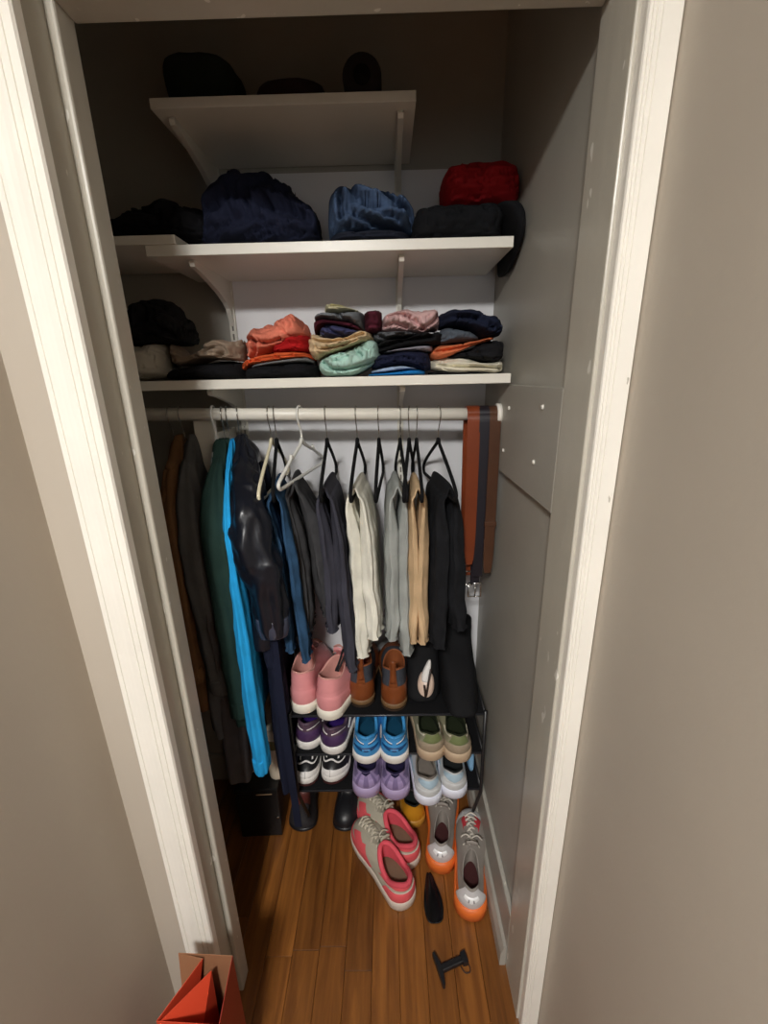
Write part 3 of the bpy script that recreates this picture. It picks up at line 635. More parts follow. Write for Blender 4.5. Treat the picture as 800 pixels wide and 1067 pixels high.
# ================================================================== things on the jeans shelf
G = 'bundles on the jeans shelf'
def top_(name, label, m, top, bot, cat='clothes', **k):
    k.setdefault('zfloor', ZS1); return cloth(name, label, cat, m, top, bot, group=G, **k)
top_('black_bundle', 'dark black bundle on the short board at the shadowed end', C('black6', (24, 24, 27)), [(98, 225), (118, 210), (150, 205), (185, 205), (204, 212), (212, 230)], [(98, 247), (140, 246), (180, 246), (212, 246)], yf=-.24, yb=-.05, folds=1, amp=.012, seed=31, zfloor=1.890)
top_('navy_bundle', 'big navy blue bundle heaped on the shelf beside the rolled jeans', C('navy2', (27, 31, 50)), [(198, 222), (208, 190), (225, 176), (255, 171), (285, 176), (312, 197), (322, 212), (330, 238)], [(198, 250), (240, 250), (290, 249), (330, 248)], yf=-.25, yb=-.04, folds=2, amp=.012, seed=32, ang=.3, creases=[[(215, 215), (250, 205), (290, 215), (320, 225)]], cw=.008, cd=.016)
top_('rolled_jeans', 'rolled up washed blue jeans in the middle of the shelf', fab('denim_light', (66, 84, 112), var=.32, vscale=30), [(336, 212), (341, 192), (355, 184), (372, 182), (390, 188), (412, 194), (432, 200), (437, 212), (434, 225)], [(336, 222), (340, 240), (360, 240), (385, 236), (410, 234), (430, 236), (434, 230)], yf=-.268, yb=-.05, folds=0, amp=.006, seed=33, ang=.4, cat='jeans', creases=[[(356, 224), (354, 200), (366, 190), (395, 198), (425, 218), (430, 228)], [(362, 196), (380, 210), (405, 214), (424, 218)], [(358, 208), (385, 218), (415, 226)], [(362, 220), (385, 228), (405, 234)]], cw=.006, cd=.022)
top_('dark_jeans', 'dark folded jeans lying under the rolled blue jeans', C('darkjean', (32, 36, 48)), [(338, 238), (350, 238), (370, 238), (395, 235.5), (415, 235.5), (431, 237)], [(338, 249), (370, 248.5), (400, 248), (431, 247.5)], yf=-.275, yb=-.05, folds=2, fa=.005, amp=.004, seed=34, cat='jeans')
bb = top_('black_duffel', 'big soft black bag beneath the red pouch, slumping over the shelf end', C('black7', (17, 18, 21)), [(429, 224), (438, 213), (455, 209), (478, 206), (510, 205), (530, 206)], [(429, 247.5), (460, 247), (500, 246.5), (531, 246)], yf=-.283, yb=-.04, folds=0, amp=.006, seed=35, cat='bag', endr=8)
V_ = atX(555, 207, .311)
blob('slumping_end', [(1.938, .262, -.18, .020, .075), (1.935, .276, -.19, .030, .105), (1.915, .2885, -.195, .0245, .115), (1.895, .295, -.20, .0185, .112), (1.875, .301, -.195, .0122, .105), (1.85, .302, -.18, .0105, .085), (1.825, .302, -.16, .008, .055), (1.82, .302, -.15, .004, .02)], C('black7', (17, 18, 21)), bb, .003, 14, 3, 36, 4, .8)
red = top_('red_pouch', 'soft red rolled pouch resting on the black bag', C('redpouch', (158, 22, 30), rough=.7), [(463, 190), (466, 170), (480, 163), (505, 162), (535, 163), (546, 170), (548, 185)], [(463, 196), (468, 205), (490, 206), (520, 205), (542, 205), (548, 196)], yf=-.25, yb=-.10, folds=0, amp=.005, seed=36, cat='pouch', endr=6, e=.85, freq=30)
# dim things on the highest shelf
ZS3 = 2.137
G = 'dim things on the highest shelf'
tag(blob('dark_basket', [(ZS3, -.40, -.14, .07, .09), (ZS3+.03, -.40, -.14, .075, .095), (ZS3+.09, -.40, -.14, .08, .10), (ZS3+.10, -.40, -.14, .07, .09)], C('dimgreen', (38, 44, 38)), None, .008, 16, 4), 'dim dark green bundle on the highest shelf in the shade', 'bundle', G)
roll = empty('dark_roll', (-.04, -.14, ZS3)); tag(roll, 'dim round dark roll lying on the highest shelf', 'roll', G)
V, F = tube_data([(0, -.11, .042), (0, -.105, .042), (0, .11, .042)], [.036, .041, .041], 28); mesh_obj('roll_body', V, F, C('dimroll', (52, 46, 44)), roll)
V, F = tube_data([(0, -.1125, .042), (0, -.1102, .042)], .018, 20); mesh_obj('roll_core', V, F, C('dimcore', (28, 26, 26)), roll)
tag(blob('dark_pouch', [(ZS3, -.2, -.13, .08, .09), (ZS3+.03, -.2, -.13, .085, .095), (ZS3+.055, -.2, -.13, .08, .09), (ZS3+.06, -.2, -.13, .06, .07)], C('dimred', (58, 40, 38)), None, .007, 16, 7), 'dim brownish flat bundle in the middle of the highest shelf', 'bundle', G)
# ================================================================== shoe rack
RX0, RX1, RYF, RYB = -.315, .281, -.312, -.035
TIERS = (.60, .45, .30)
MESHB = fab('black_rack_fabric', (18, 18, 20), .8)
rack = empty('shoe_rack', (-.017, -.17, 0)); tag(rack, 'black three-tier metal shoe rack filled with sneakers', 'shoe rack')
RACKM = mat('rack_tube', (58, 58, 62), .35, metal=.4, var=.05)
ox, oy = -.017, -.17
for x in (RX0, RX1):
    for y in (RYF, RYB):
        yl = y if y == RYB else -.20                     # front legs splay back under the bottom tier
        tube('post', [(x-ox, yl-oy, 0), (x-ox, yl-oy, .03), (x-ox, y-oy, .285), (x-ox, y-oy, .31), (x-ox, y-oy, .608)], .0055, BLACKM, rack)
        mesh_obj('foot_cap', *tube_data([(x-ox, yl-oy, 0), (x-ox, yl-oy, .012)], .0085, 12), BLACKM, rack)
for z in TIERS:
    for y in (RYF, RYB): tube('rail', [(RX0-ox, y-oy, z-.004), (RX1-ox, y-oy, z-.004)], .0035, RACKM, rack)
    for x in (RX0, RX1): tube('side_rail', [(x-ox, RYF-oy, z-.004), (x-ox, RYB-oy, z-.004)], .005, BLACKM, rack)
    box('tier', RX0-ox+.004, RX1-ox-.004, RYF-oy+.003, RYB-oy, z-.003, z-.0005, MESHB, rack)
# ================================================================== shoes
WSOLE = mat('white_rubber', (226, 222, 216), .45, var=.05, vscale=20)
def shoe(name, label, group, loc, rz, L=.285, W=.102, zh=.032, zt=.024, hh=.088, hs=.066, hf=.098, cf=.50, cw=.031, side=1, upper=None, sole=None, lining=None, insole=None, outsole=None, flare=.004, patches=(), laces=None, tongue=None, toebox=.05, rim=None, rimr=.0055, pull=None, heelflare=0, rocker=.008):
    o = empty(name, tuple(float(v) for v in loc), rz); tag(o, label, 'shoe', group)
    N = 64
    def hw(s):
        b = interp([(0, .70), (.12, .76), (.25, .75), (.42, .74), (.58, .88), (.70, 1.0), (.80, .98), (.9, .9), (1, .8)], s)
        if s < .13: b *= math.sqrt(max(0, 1-((.13-s)/.13)**2))
        if s > .80: b *= max(0, 1-((s-.80)/.20)**2.3)**.5
        return b*W/2
    def cx(s): return side*.010*(sm(.3, .75, s)-.6*sm(.8, 1, s))
    def uy(u): return (1-math.cos(2*PI*u))/2
    def sg(u): return 1 if (u % 1) < .5 else -1
    def ztop(s): return interp([(0, zh), (.35, zh*.97), (.65, zt), (.85, zt), (1, zt+rocker)], s)
    def P0(u): s = uy(u); return np.array([cx(s)+sg(u)*hw(s), s*L, ztop(s)-.003])
    def P1(u):
        s = uy(u); y = .022*L+(cf*L-.022*L)*s
        x = sg(u)*cw*max(0, 1-abs(2*s-1)**2.2)**.55*(1-.12*s)
        z = hh+(hs-hh)*sm(0, .42, s) if s < .42 else hs+(hf-hs)*sm(.42, 1, s)
        return np.array([x+cx(y/L), y, z])
    def S(u, t):
        u = u % 1; s = uy(u); a = P0(u); b = P1(u); tau = sm(.42, 1, s); h = b[2]-a[2]
        out = np.array([a[0]-cx(s), (s-.5)*.3*L, 0]); n_ = np.linalg.norm(out)+1e-6; out = out/n_
        c1 = a+out*(.004*(1-tau)+.004*tau)+np.array([0, 0, (.5*h)*(1-tau)+(toebox-.012)*tau])
        d = a-b
        c2 = b+np.array([d[0]*.25*(1-tau)+d[0]*.45*tau, d[1]*.1*(1-tau)+d[1]*.52*tau, -.38*h*(1-tau)-.10*h*tau])
        q = 1-t
        return q**3*a+3*q*q*t*c1+3*q*t*t*c2+t**3*b
    K = 14
    V = [S(j/N, k/K) for k in range(K+1) for j in range(N)]
    Fq = [(k*N+j, k*N+(j+1) % N, (k+1)*N+(j+1) % N, (k+1)*N+j) for k in range(K) for j in range(N)]
    up = mesh_obj('upper', V, Fq, upper, o)
    # lining and insole
    ring = [np.array(P1(j/N)) for j in range(N)]; c = sum(ring)/N
    def sh(p, f, dz): return np.array([c[0]+(p[0]-c[0])*f, c[1]+(p[1]-c[1])*(f*.35+.65 if f < .9 else f), p[2]+dz])
    rows = [ring, [sh(p, .97, .0035) for p in ring], [sh(p, .91, .004) for p in ring], [sh(p, .85, -.002) for p in ring]]
    zb_ = max(zh, zt)+.008
    rows += [[np.array([sh(p, .88, 0)[0], sh(p, .88, 0)[1], p[2]*.55+zb_*.45]) for p in ring], [np.array([sh(p, .95, 0)[0], sh(p, .95, 0)[1], zb_]) for p in ring]]
    V = [v for r in rows for v in r]; M_ = len(rows)
    Fq = [(k*N+j, k*N+(j+1) % N, (k+1)*N+(j+1) % N, (k+1)*N+j) for k in range(M_-1) for j in range(N)]
    ln = mesh_obj('lining', V, Fq, lining or upper, o)
    V = [(p[0], p[1], zb_+.0005) for p in rows[-1]]
    mesh_obj('insole', V, [tuple(range(N))], insole or lining or upper, o, False)
    if rim:
        rr = [sh(p, .985, .001) for p in ring]; rr.append(rr[0]); tube('collar_padding', rr, rimr, rim, o, 8)
    # sole
    def ol(f, z, lift=0):
        out = []
        for j in range(N):
            u = j/N; s = uy(u); p = P0(u)
            dx = sg(u)*f*min(1, hw(s)/(W*.2)); dy = f*(-1 if s < .5 else 1)*abs(2*s-1)**3
            if s < .3: dy -= heelflare*(1-s/.3)*(f > 0)
            zz = z(s) if callable(z) else z
            out.append(np.array([p[0]+dx, p[1]+dy, zz]))
        return out
    bott = lambda s: rocker*max(0, (s-.72)/.28)**2
    os_ = .007 if outsole else 0
    rws = [ol(flare*.2, lambda s: bott(s)+os_), ol(flare, lambda s: bott(s)+os_+.004), ol(flare, lambda s: (bott(s)+os_)*.4+ztop(s)*.6), ol(flare*.7, lambda s: ztop(s)-.001), ol(-.004, lambda s: ztop(s)+.0008), ol(-.012, lambda s: ztop(s)-.004)]
    V = [v for r in rws for v in r]
    Fq = [(k*N+j, k*N+(j+1) % N, (k+1)*N+(j+1) % N, (k+1)*N+j) for k in range(len(rws)-1) for j in range(N)]
    Fq.append(tuple(range(N))[::-1]); mesh_obj('midsole', V, Fq, sole, o)
    if outsole:
        rws = [ol(flare*.1, lambda s: bott(s)), ol(flare*1.1, lambda s: bott(s)+.002), ol(flare*1.1, lambda s: bott(s)+os_)]
        V = [v for r in rws for v in r]
        Fq = [(k*N+j, k*N+(j+1) % N, (k+1)*N+(j+1) % N, (k+1)*N+j) for k in range(2) for j in range(N)]
        Fq.append(tuple(range(N))[::-1]); mesh_obj('outsole', V, Fq, outsole, o)
    def SN(u, t, off):
        p = S(u, t); e = 1e-3; du = S(u+e, t)-S(u-e, t); dt = S(u, min(1, t+e))-S(u, max(0, t-e))
        n_ = np.cross(du, dt); l = np.linalg.norm(n_)
        if l < 1e-12: return p
        n_ = n_/l
        ref = p-np.array([cx(.4), .4*L, .03])
        if n_@ref < 0: n_ = -n_
        return p+n_*off
    for pt in patches:
        nm, m, u0, u1, t0, t1 = pt[:6]; off = pt[6] if len(pt) > 6 else .0016; nu = 28; nt = 8; V = []
        f0 = t0 if callable(t0) else (lambda q, t0=t0: t0); f1 = t1 if callable(t1) else (lambda q, t1=t1: t1)
        for i in range(nu+1):
            q = i/nu; u = u0+(u1-u0)*q; a, b = f0(q), f1(q)
            for k in range(nt+1):
                t = a+(b-a)*k/nt; edge = min(1, 4*min(k/nt, 1-k/nt)+.25)
                V.append(SN(u, t, off*edge))
        Fq = [(i*(nt+1)+k, (i+1)*(nt+1)+k, (i+1)*(nt+1)+k+1, i*(nt+1)+k+1) for i in range(nu) for k in range(nt)]
        mesh_obj(nm, V, Fq, m, up)
    if tongue:
        tm, th = tongue; V = []; nn = 8; kk = 8
        a = S(.5, .72); b = S(.5, 1.0); dirv = (b-a); dirv[2] = max(dirv[2], .02); dirv = dirv/np.linalg.norm(dirv)
        for k in range(kk+1):
            q = k/kk; base = a+(b-a)*min(1, q*1.25)+(dirv*.4+np.array([0, .05, .9]))*max(0, q-.6)*th*2.2
            for layer in (0, 1):
                for i in range(nn+1):
                    x = (i/nn-.5)*2; V.append((base[0]+x*.024*(1-.25*q*q), base[1]+layer*.005-.004, base[2]+.006-.009*x*x*(1-.4*q)+layer*.001))
        w_ = 2*(nn+1); Fq = []
        for k in range(kk):
            for i in range(nn):
                for l in (0, 1):
                    b0 = k*w_+l*(nn+1)+i; Fq.append((b0, b0+1, b0+w_+1, b0+w_))
            for i in (0, nn): b0 = k*w_+i; Fq.append((b0, b0+nn+1, b0+nn+1+w_, b0+w_))
        for i in range(nn): b0 = kk*w_+i; Fq.append((b0, b0+1, b0+nn+2, b0+nn+1))
        mesh_obj('tongue', V, Fq, tm, o)
    if laces:
        ln_n, lm, t0, t1 = laces[:4]; lst = []; lr = laces[4] if len(laces) > 4 else .0023
        for i in range(ln_n):
            t = t0+(t1-t0)*i/(ln_n-1); du = .052-.012*i/ln_n
            a = SN(.5-du, t, .003); b = SN(.5+du, min(1, t+.05), .003); mid = SN(.5, t+.02, .009)
            lst.append(([a, (a+mid)/2+np.array([0, 0, .003]), mid, (b+mid)/2+np.array([0, 0, .003]), b], lr))
            if i < ln_n-1:
                t2 = t0+(t1-t0)*(i+1)/(ln_n-1); b2 = SN(.5-du, t2, .003); a2 = SN(.5+du, t, .003)
                lst.append(([a2, (a2+b2)/2+np.array([0, 0, .006]), b2], .0022))
        top = SN(.5, t1, .012)
        for s_ in (-1, 1):
            lst.append((smoothpts([top, top+np.array([s_*.018, .004, .010]), top+np.array([s_*.034, -.002, .002]), top+np.array([s_*.024, .012, -.002]), top+np.array([s_*.004, .004, .004])], 4), .0021))
            lst.append((smoothpts([top, top+np.array([s_*.012, -.012, .006]), top+np.array([s_*.026, -.022, -.006])], 4), .0021))
        tubes('laces', lst, lm, o, 6)
    if pull:
        pm, ph = pull; V = []
        b = P1(0.0); pts = [SN(0, .62, .003), SN(0, .85, .003), b+np.array([0, -.004, .006]), b+np.array([0, -.003, ph]), b+np.array([0, .003, ph]), b+np.array([0, .006, .0]), b+np.array([0, .006, -.03])]
        pts = smoothpts(pts, 3)
        for p in pts: V += [(p[0]-.009, p[1], p[2]), (p[0]+.009, p[1], p[2])]
        Fq = [(2*i, 2*i+1, 2*i+3, 2*i+2) for i in range(len(pts)-1)]
        q_ = mesh_obj('pull_tab', V, Fq, pm, up); md = q_.modifiers.new('thick', 'SOLIDIFY'); md.thickness = .0022
    return o
def heel_at(px, py, z): return atZ(px, py, z)
def aim(h, t):
    """rotation that points the toe from h to t"""
    return math.atan2(-(t[0]-h[0]), t[1]-h[1])
def leather(k, rgb, r=.5, **q): return mat('leather_'+k, rgb, r, bump=.12, bscale=160, **q)
arc = lambda a, b: (lambda q: a+(b-a)*math.sin(PI*q))
lo = lambda a, b: (lambda q: a+(b-a)*abs(2*q-1)**2)
WL = leather('white', (228, 224, 220)); BLK = leather('black', (24, 24, 27), .4)
# ---- top tier
PK = leather('pink', (224, 148, 150)); PKD = leather('pinkdark', (196, 116, 122)); PKL = fab('pink_lining', (206, 150, 140))
pk = dict(L=.275, W=.104, zh=.034, zt=.028, hh=.140, hs=.126, hf=.150, cf=.42, cw=.038, upper=PK, sole=mat('ivory_rubber', (236, 230, 214), .5), lining=PKL, insole=PKL, patches=[('heel_counter', PK, -.20, .20, .02, lo(.42, .34), .002), ('ankle_panel', PK, -.30, .30, .55, .97, .0016), ('eyestay', PK, .36, .64, .35, .93, .0018)], laces=(5, PKL, .5, .93), tongue=(PK, .03))
Gp = 'pink high-top pair'
shoe('high_top_sneaker', 'pink high-top sneaker half hidden by the navy coat on the top tier', Gp, heel_at(315, 744, .60), -.05, side=1, **pk)
s2 = shoe('high_top_sneaker', 'pink high-top sneaker with a black loop, next to the brown boot', Gp, heel_at(338, 750, .60), -.42, side=-1, **pk)
tubes('black_loop', [(smoothpts([(.012, .06, .135), (.020, .075, .165), (.026, .085, .195), (.034, .088, .198), (.036, .082, .185), (.030, .07, .165), (.022, .055, .140)], 4), .0035)], BLK, s2)
BR = leather('cognac_boot', (122, 64, 30), .38, var=.2, vscale=9); EL = fab('grey_elastic', (66, 70, 78)); BRL = leather('boot_lining', (140, 80, 46))
bt = dict(L=.285, W=.100, zh=.026, zt=.018, hh=.142, hs=.128, hf=.142, cf=.40, cw=.037, upper=EL, sole=mat('tan_welt', (112, 84, 54), .6), outsole=mat('brown_rubber', (62, 46, 34), .7), lining=BRL, insole=BRL, patches=[('heel_counter', BR, -.22, .22, 0, lo(.50, .34), .0022), ('vamp', BR, .24, .76, 0, lo(.92, .40), .0022), ('back_strip', BR, -.035, .035, .44, 1.0, .0028)], pull=(BR, .03), flare=.0035)
Gb = 'cognac ankle boot pair'
shoe('ankle_boot', 'cognac ankle boot with grey elastic side, beside the pink high-top', Gb, heel_at(377, 737, .60), .03, side=1, **bt)
shoe('ankle_boot', 'cognac ankle boot with grey elastic side, beside the black shoe bag', Gb, heel_at(410, 741, .60), -.06, side=-1, **bt)
# black dust bags and the pump
BAGC = fab('black_dust_bag', (17, 17, 19), .75)
dx = .098
tag(blob('dust_bag', [(.6005, dx, -.155, .052, .105), (.615, dx, -.155, .058, .115), (.65, dx, -.14, .057, .10), (.70, dx+.004, -.115, .053, .075), (.745, dx+.006, -.10, .048, .05), (.765, dx+.006, -.095, .043, .030), (.768, dx+.006, -.095, .03, .015)], BAGC, None, .005, 14, 3, 44, 5, .6, .6003, 0, .006), 'black cloth shoe bag behind the nude pump', 'shoe bag', 'black shoe bags')
dx = .212
tag(blob('dust_bag', [(.6005, dx, -.19, .050, .135), (.615, dx, -.19, .056, .145), (.66, dx, -.165, .056, .12), (.71, dx-.002, -.125, .055, .085), (.755, dx-.002, -.095, .058, .05), (.790, dx, -.08, .058, .025), (.795, dx, -.08, .045, .015)], BAGC, None, .005, 14, 8, 44, 5, .6, .6003, 0, .006), 'tall black cloth shoe bag at the rack end by the side wall', 'shoe bag', 'black shoe bags')
NUDE = leather('nude', (222, 196, 178), .35); 
pump = empty('pump_shoe', tuple(map(float, heel_at(443, 734, .60))), -.1); tag(pump, 'nude and white heeled pump leaning on the black shoe bag', 'shoe')
Vp = [];
secs = [(0, .018, .005, .05), (.012, .026, .004, .075), (.03, .029, .006, .085), (.055, .027, .016, .085), (.075, .022, .035, .088), (.09, .012, .05, .09)]
blob('upper', [(.012, 0, .028, .017, .016), (.02, 0, .03, .024, .024), (.04, 0, .035, .027, .028), (.06, .001, .04, .025, .024), (.075, .002, .046, .019, .016), (.078, .002, .047, .012, .01)], NUDE, pump, .001, 20, 1, 32, 4, .9)
blob('white_lining', [(.066, .0, .034, .014, .014), (.085, .002, .042, .013, .013), (.105, .008, .055, .009, .010), (.118, .012, .062, .004, .005)], WL, pump, .001, 20, 2, 24, 4, .9)
tubes('dark_strap', [(smoothpts([(-.004, .004, .068), (-.001, .001, .045), (.001, .004, .026), (.005, .003, .045), (.009, .010, .075), (.016, .03, .108)], 4), .0034)], leather('darkstrap', (46, 34, 30)), pump)
tube('heel', [(0, .022, .014), (0, .021, 0)], [.006, .0045], NUDE, pump)
# ---- second tier
PU = leather('purple', (72, 48, 86), .42, var=.25, vscale=12); PUT = leather('plum', (84, 64, 80), .5); PUL = fab('violet_lining', (48, 24, 96))
def stripes(m1, m2=None):
    r = []
    for s_ in (-1, 1):
        r.append(('stripe', m1, s_*.022, s_*.20, lambda q: .70+.10*q, lambda q: .745+.11*q, .0026))
        if m2: r.append(('stripe', m2, s_*.020, s_*.20, lambda q: .63+.10*q, lambda q: .69+.10*q, .0024))
    return r
low = dict(L=.285, W=.106, zh=.030, zt=.025, hh=.090, hs=.066, hf=.098, cf=.50, cw=.034)
pu = dict(low, upper=PUT, sole=WSOLE, lining=PUL, insole=PUL, patches=[('heel_counter', PU, -.15, .15, .02, lo(.60, .48), .002), ('toe_cap', PU, .40, .60, 0, .30, .0015), ('side_stripe', WL, .18, .30, lambda q: .25+.5*q, lambda q: .45+.42*q, .0026), ('side_stripe', WL, -.30, -.18, lambda q: .75-.5*q, lambda q: .87-.42*q, .0026)]+stripes(WL), laces=(5, WL, .5, .92), tongue=(PUT, .02), rim=PUT)
Gu = 'purple sneaker pair'
shoe('low_sneaker', 'purple and white low sneaker beside the navy coat on the middle tier', Gu, heel_at(319, 781, .45), -.08, side=1, **pu)
shoe('low_sneaker', 'purple and white low sneaker next to the blue sneakers', Gu, heel_at(344, 786, .45), -.22, side=-1, **pu)
BL = leather('azure', (62, 142, 200), .42); BLD = leather('deep_blue', (20, 74, 122), .45); BLL = fab('teal_lining', (16, 66, 92))
BLE = leather('emblem_blue', (14, 62, 110), .45)
emb = [('wing_emblem', BLE, -.105, .105, lambda q: .24+.20*abs(2*q-1)**1.5, lambda q: .50-.02*abs(2*q-1), .0045), ('emblem_ring', BL, -.026, .026, lambda q: .30, lambda q: .44, .006), ('emblem_dot', BLE, -.014, .014, lambda q: .335, lambda q: .405, .0075)]
bl = dict(low, W=.108, upper=BL, sole=WSOLE, lining=BLL, insole=BLL, patches=[('heel_counter', BL, -.15, .15, .02, lo(.60, .5), .0018), ('toe_cap', BLD, .38, .62, 0, .25, .0015)]+stripes(WL, BLD)+emb, laces=(5, WL, .5, .92), tongue=(BL, .02), rim=BL)
Gz = 'azure sneaker pair'
shoe('low_sneaker', 'azure blue sneaker with a winged heel emblem, next to the purple sneakers', Gz, heel_at(382, 796, .45), .02, side=1, **bl)
shoe('low_sneaker', 'azure blue sneaker with a winged heel emblem, next to the olive sneakers', Gz, heel_at(411, 796, .45), -.02, side=-1, **bl)
OL = leather('olive', (122, 120, 92), .6); OLT = leather('olive_tab', (112, 122, 78), .6); TP = leather('taupe_mid', (156, 140, 118), .6); OLL = fab('dark_olive_lining', (34, 40, 24))
ol_ = dict(low, hh=.094, upper=leather('sage', (146, 142, 116), .6), sole=mat('tan_rubber', (188, 164, 136), .55), zh=.035, zt=.028, lining=OLL, insole=OLL, patches=[('heel_counter', TP, -.16, .16, .02, lo(.46, .34), .002), ('heel_tab', OLT, -.085, .085, .5, .98, .003), ('collar_stripe', leather('cream_l', (220, 212, 190)), .10, .26, .78, .93, .0026), ('collar_stripe', leather('cream_l', (220, 212, 190)), -.26, -.10, .78, .93, .0026), ('toe_cap', TP, .40, .60, 0, .28)], laces=(5, WL, .5, .92), tongue=(OL, .02))
Go = 'olive sneaker pair'
shoe('low_sneaker', 'olive and tan sneaker next to the azure sneakers', Go, heel_at(451, 793, .45), .10, side=1, **ol_)
shoe('low_sneaker', 'olive and tan sneaker at the rack end by the side wall', Go, heel_at(478, 795, .45), .0, side=-1, **ol_)
# ---- third tier
bw = dict(L=.28, W=.088, zh=.030, zt=.030, hh=.080, hs=.062, hf=.092, cf=.50, cw=.032, upper=BLK, sole=WSOLE, outsole=leather('gum_maroon', (86, 44, 44), .6), lining=BLK, insole=BLK, toebox=.042, patches=[('toe_cap', WL, .36, .64, 0, lambda q: .25-.08*abs(2*q-1), .002), ('toe_seam', leather('seamgrey', (180, 178, 174)), 0.497, .503, 0, .25, .0028), ('white_piping', WL, .38, .62, lambda q: .40-.05*math.sin(3*PI*q), lambda q: .44-.05*math.sin(3*PI*q), .003), ('white_piping', WL, .36, .382, .40, .90, .003), ('white_piping', WL, .618, .64, .40, .90, .003), ('white_piping', WL, .43, .445, .46, .90, .003), ('white_piping', WL, .555, .57, .46, .90, .003)], laces=(4, BLK, .6, .93), tongue=(BLK, .02))
Gw = 'black and white sneaker pair'
for (tx, ty, az, lb, sd) in ((320, 821, PI+.04, 'black sneaker with white toe cap facing out, beside the navy coat', 1), (343, 819, PI-.10, 'black sneaker with white toe cap facing out, next to the lavender sneakers', -1)):
    t = atZ(tx, ty, .30); d = np.array([-math.sin(az), math.cos(az), 0]); shoe('toe_cap_sneaker', lb, Gw, t-d*.282, az, side=sd, **bw)
LV = leather('lavender', (160, 142, 184), .55); LVD = leather('lavender_d', (124, 108, 150), .55); NVL = fab('indigo_lining', (34, 28, 60))
lv = dict(low, W=.108, hh=.094, upper=LV, sole=mat('lavender_foam', (168, 150, 186), .5), zh=.038, zt=.032, lining=NVL, insole=NVL, flare=.006, patches=[('heel_counter', LV, -.12, .12, .02, lo(.55, .4), .003), ('heel_ridge', LVD, -.018, .018, .05, .85, .0045), ('heel_ridge', LVD, .055, .075, .05, .9, .004), ('heel_ridge', LVD, -.075, -.055, .05, .9, .004), ('dark_tab', NVL, -.06, .06, lambda q: .98-.16*(1-abs(2*q-1)), 1.0, .004), ('side_panel', LVD, .10, .2, .1, .8), ('side_panel', LVD, -.2, -.10, .1, .8)], laces=(5, LV, .5, .92), tongue=(LV, .02))
Gl = 'lavender running shoe pair'
shoe('running_shoe', 'lavender running shoe next to the black and white sneaker', Gl, heel_at(382, 831, .30), .02, side=1, **lv)
shoe('running_shoe', 'lavender running shoe next to the pale grey sneaker', Gl, heel_at(412, 833, .30), -.02, side=-1, **lv)
GB = leather('pale_grey', (204, 206, 206), .6); GBB = leather('ice_blue', (168, 192, 206), .55); GBL = fab('grey_brown_lining', (120, 112, 104)); GBK = fab('dark_lining', (30, 34, 34))
gb = dict(low, hh=.096, upper=GB, sole=mat('cool_white_rubber', (222, 224, 236), .45), zh=.034, zt=.028, flare=.005, patches=[('heel_panel', GBB, -.14, .14, lambda q: .66-.22*(1-abs(2*q-1)), lambda q: .92-.04*abs(2*q-1), .0024), ('heel_counter', GB, -.16, .16, .02, .36, .002), ('side_panel', GBB, .20, .30, .1, .6), ('side_panel', GBB, -.30, -.20, .1, .6)], laces=(5, WL, .5, .92), tongue=(GB, .02))
Gg = 'pale grey sneaker pair'
shoe('low_sneaker', 'pale grey sneaker with ice blue heel panel, next to the lavender shoes', Gg, heel_at(448, 839, .30), .10, side=1, lining=GBL, insole=GBL, **gb)
shoe('low_sneaker', 'pale grey sneaker with ice blue heel panel, at the rack end', Gg, heel_at(473, 832, .30), -.05, side=-1, lining=GBK, insole=GBK, **gb)
tag(blob('blue_sock', [(.3005, .262, -.20, .010, .05), (.32, .262, -.20, .013, .055), (.36, .263, -.19, .012, .045), (.38, .264, -.18, .008, .03)], fab('ice_sock', (120, 160, 190)), None, .002, 20, 2), 'small light blue sock squeezed at the end of the bottom tier', 'sock')
# ---- on the floor
PKF = leather('coral_pink', (226, 92, 98), .5); GRF = leather('stone_grey', (176, 168, 150), .7); PKL2 = fab('coral_lining', (222, 88, 100)); INS = fab('brown_insole', (112, 92, 74)); OFF = mat('offwhite_rubber', (206, 192, 178), .5)
pf = dict(L=.305, W=.120, zh=.032, zt=.026, hh=.092, hs=.070, hf=.102, cf=.48, cw=.038, upper=GRF, sole=OFF, lining=PKL2, insole=INS, rim=PKL2, rimr=.008, flare=.004, patches=[('heel_counter', PKF, -.17, .17, .03, lo(.55, .45), .002), ('collar_panel', PKF, -.26, .26, lo(.70, .62), .98, .0024), ('heel_stripe', OFF, -.15, .15, lo(.585, .52), lo(.63, .56), .0034), ('toe_guard', PKF, .36, .64, 0, lo(.17, .30), .002), ('side_panel', PKF, .25, .37, .02, lambda q: .30+.35*q, .0018), ('side_panel', PKF, -.37, -.25, .02, lambda q: .65-.35*q, .0018), ('eyestay_panel', PKF, .36, .42, .30, .55, .002), ('eyestay_panel', PKF, .58, .64, .30, .55, .002)], laces=(7, leather('stone_lace', (200, 190, 172)), .42, .93, .0034), tongue=(GRF, .05), toebox=.052)
Gf = 'coral and grey sneaker pair'
h_ = atZ(426, 945, 0); t_ = atZ(368, 852, .02); shoe('low_sneaker', 'coral pink and grey laced sneaker lying in front on bare floor', Gf, h_, aim(h_, t_), side=1, **pf)
h_ = atZ(432, 903, 0); t_ = atZ(376, 826, .02); shoe('low_sneaker', 'coral pink and grey laced sneaker tucked under the lavender shoes', Gf, h_, aim(h_, t_), side=-1, **pf)
ORS = mat('orange_foam', (226, 112, 44), .5, var=.08); KN = leather('grey_mesh', (150, 142, 134), .8); SIL = leather('silver_heel', (206, 204, 204), .35); RDL = fab('crimson_panel', (196, 62, 70)); DKI = fab('maroon_insole', (64, 34, 34)); REF = mat('reflective_white', (245, 245, 245), .25)
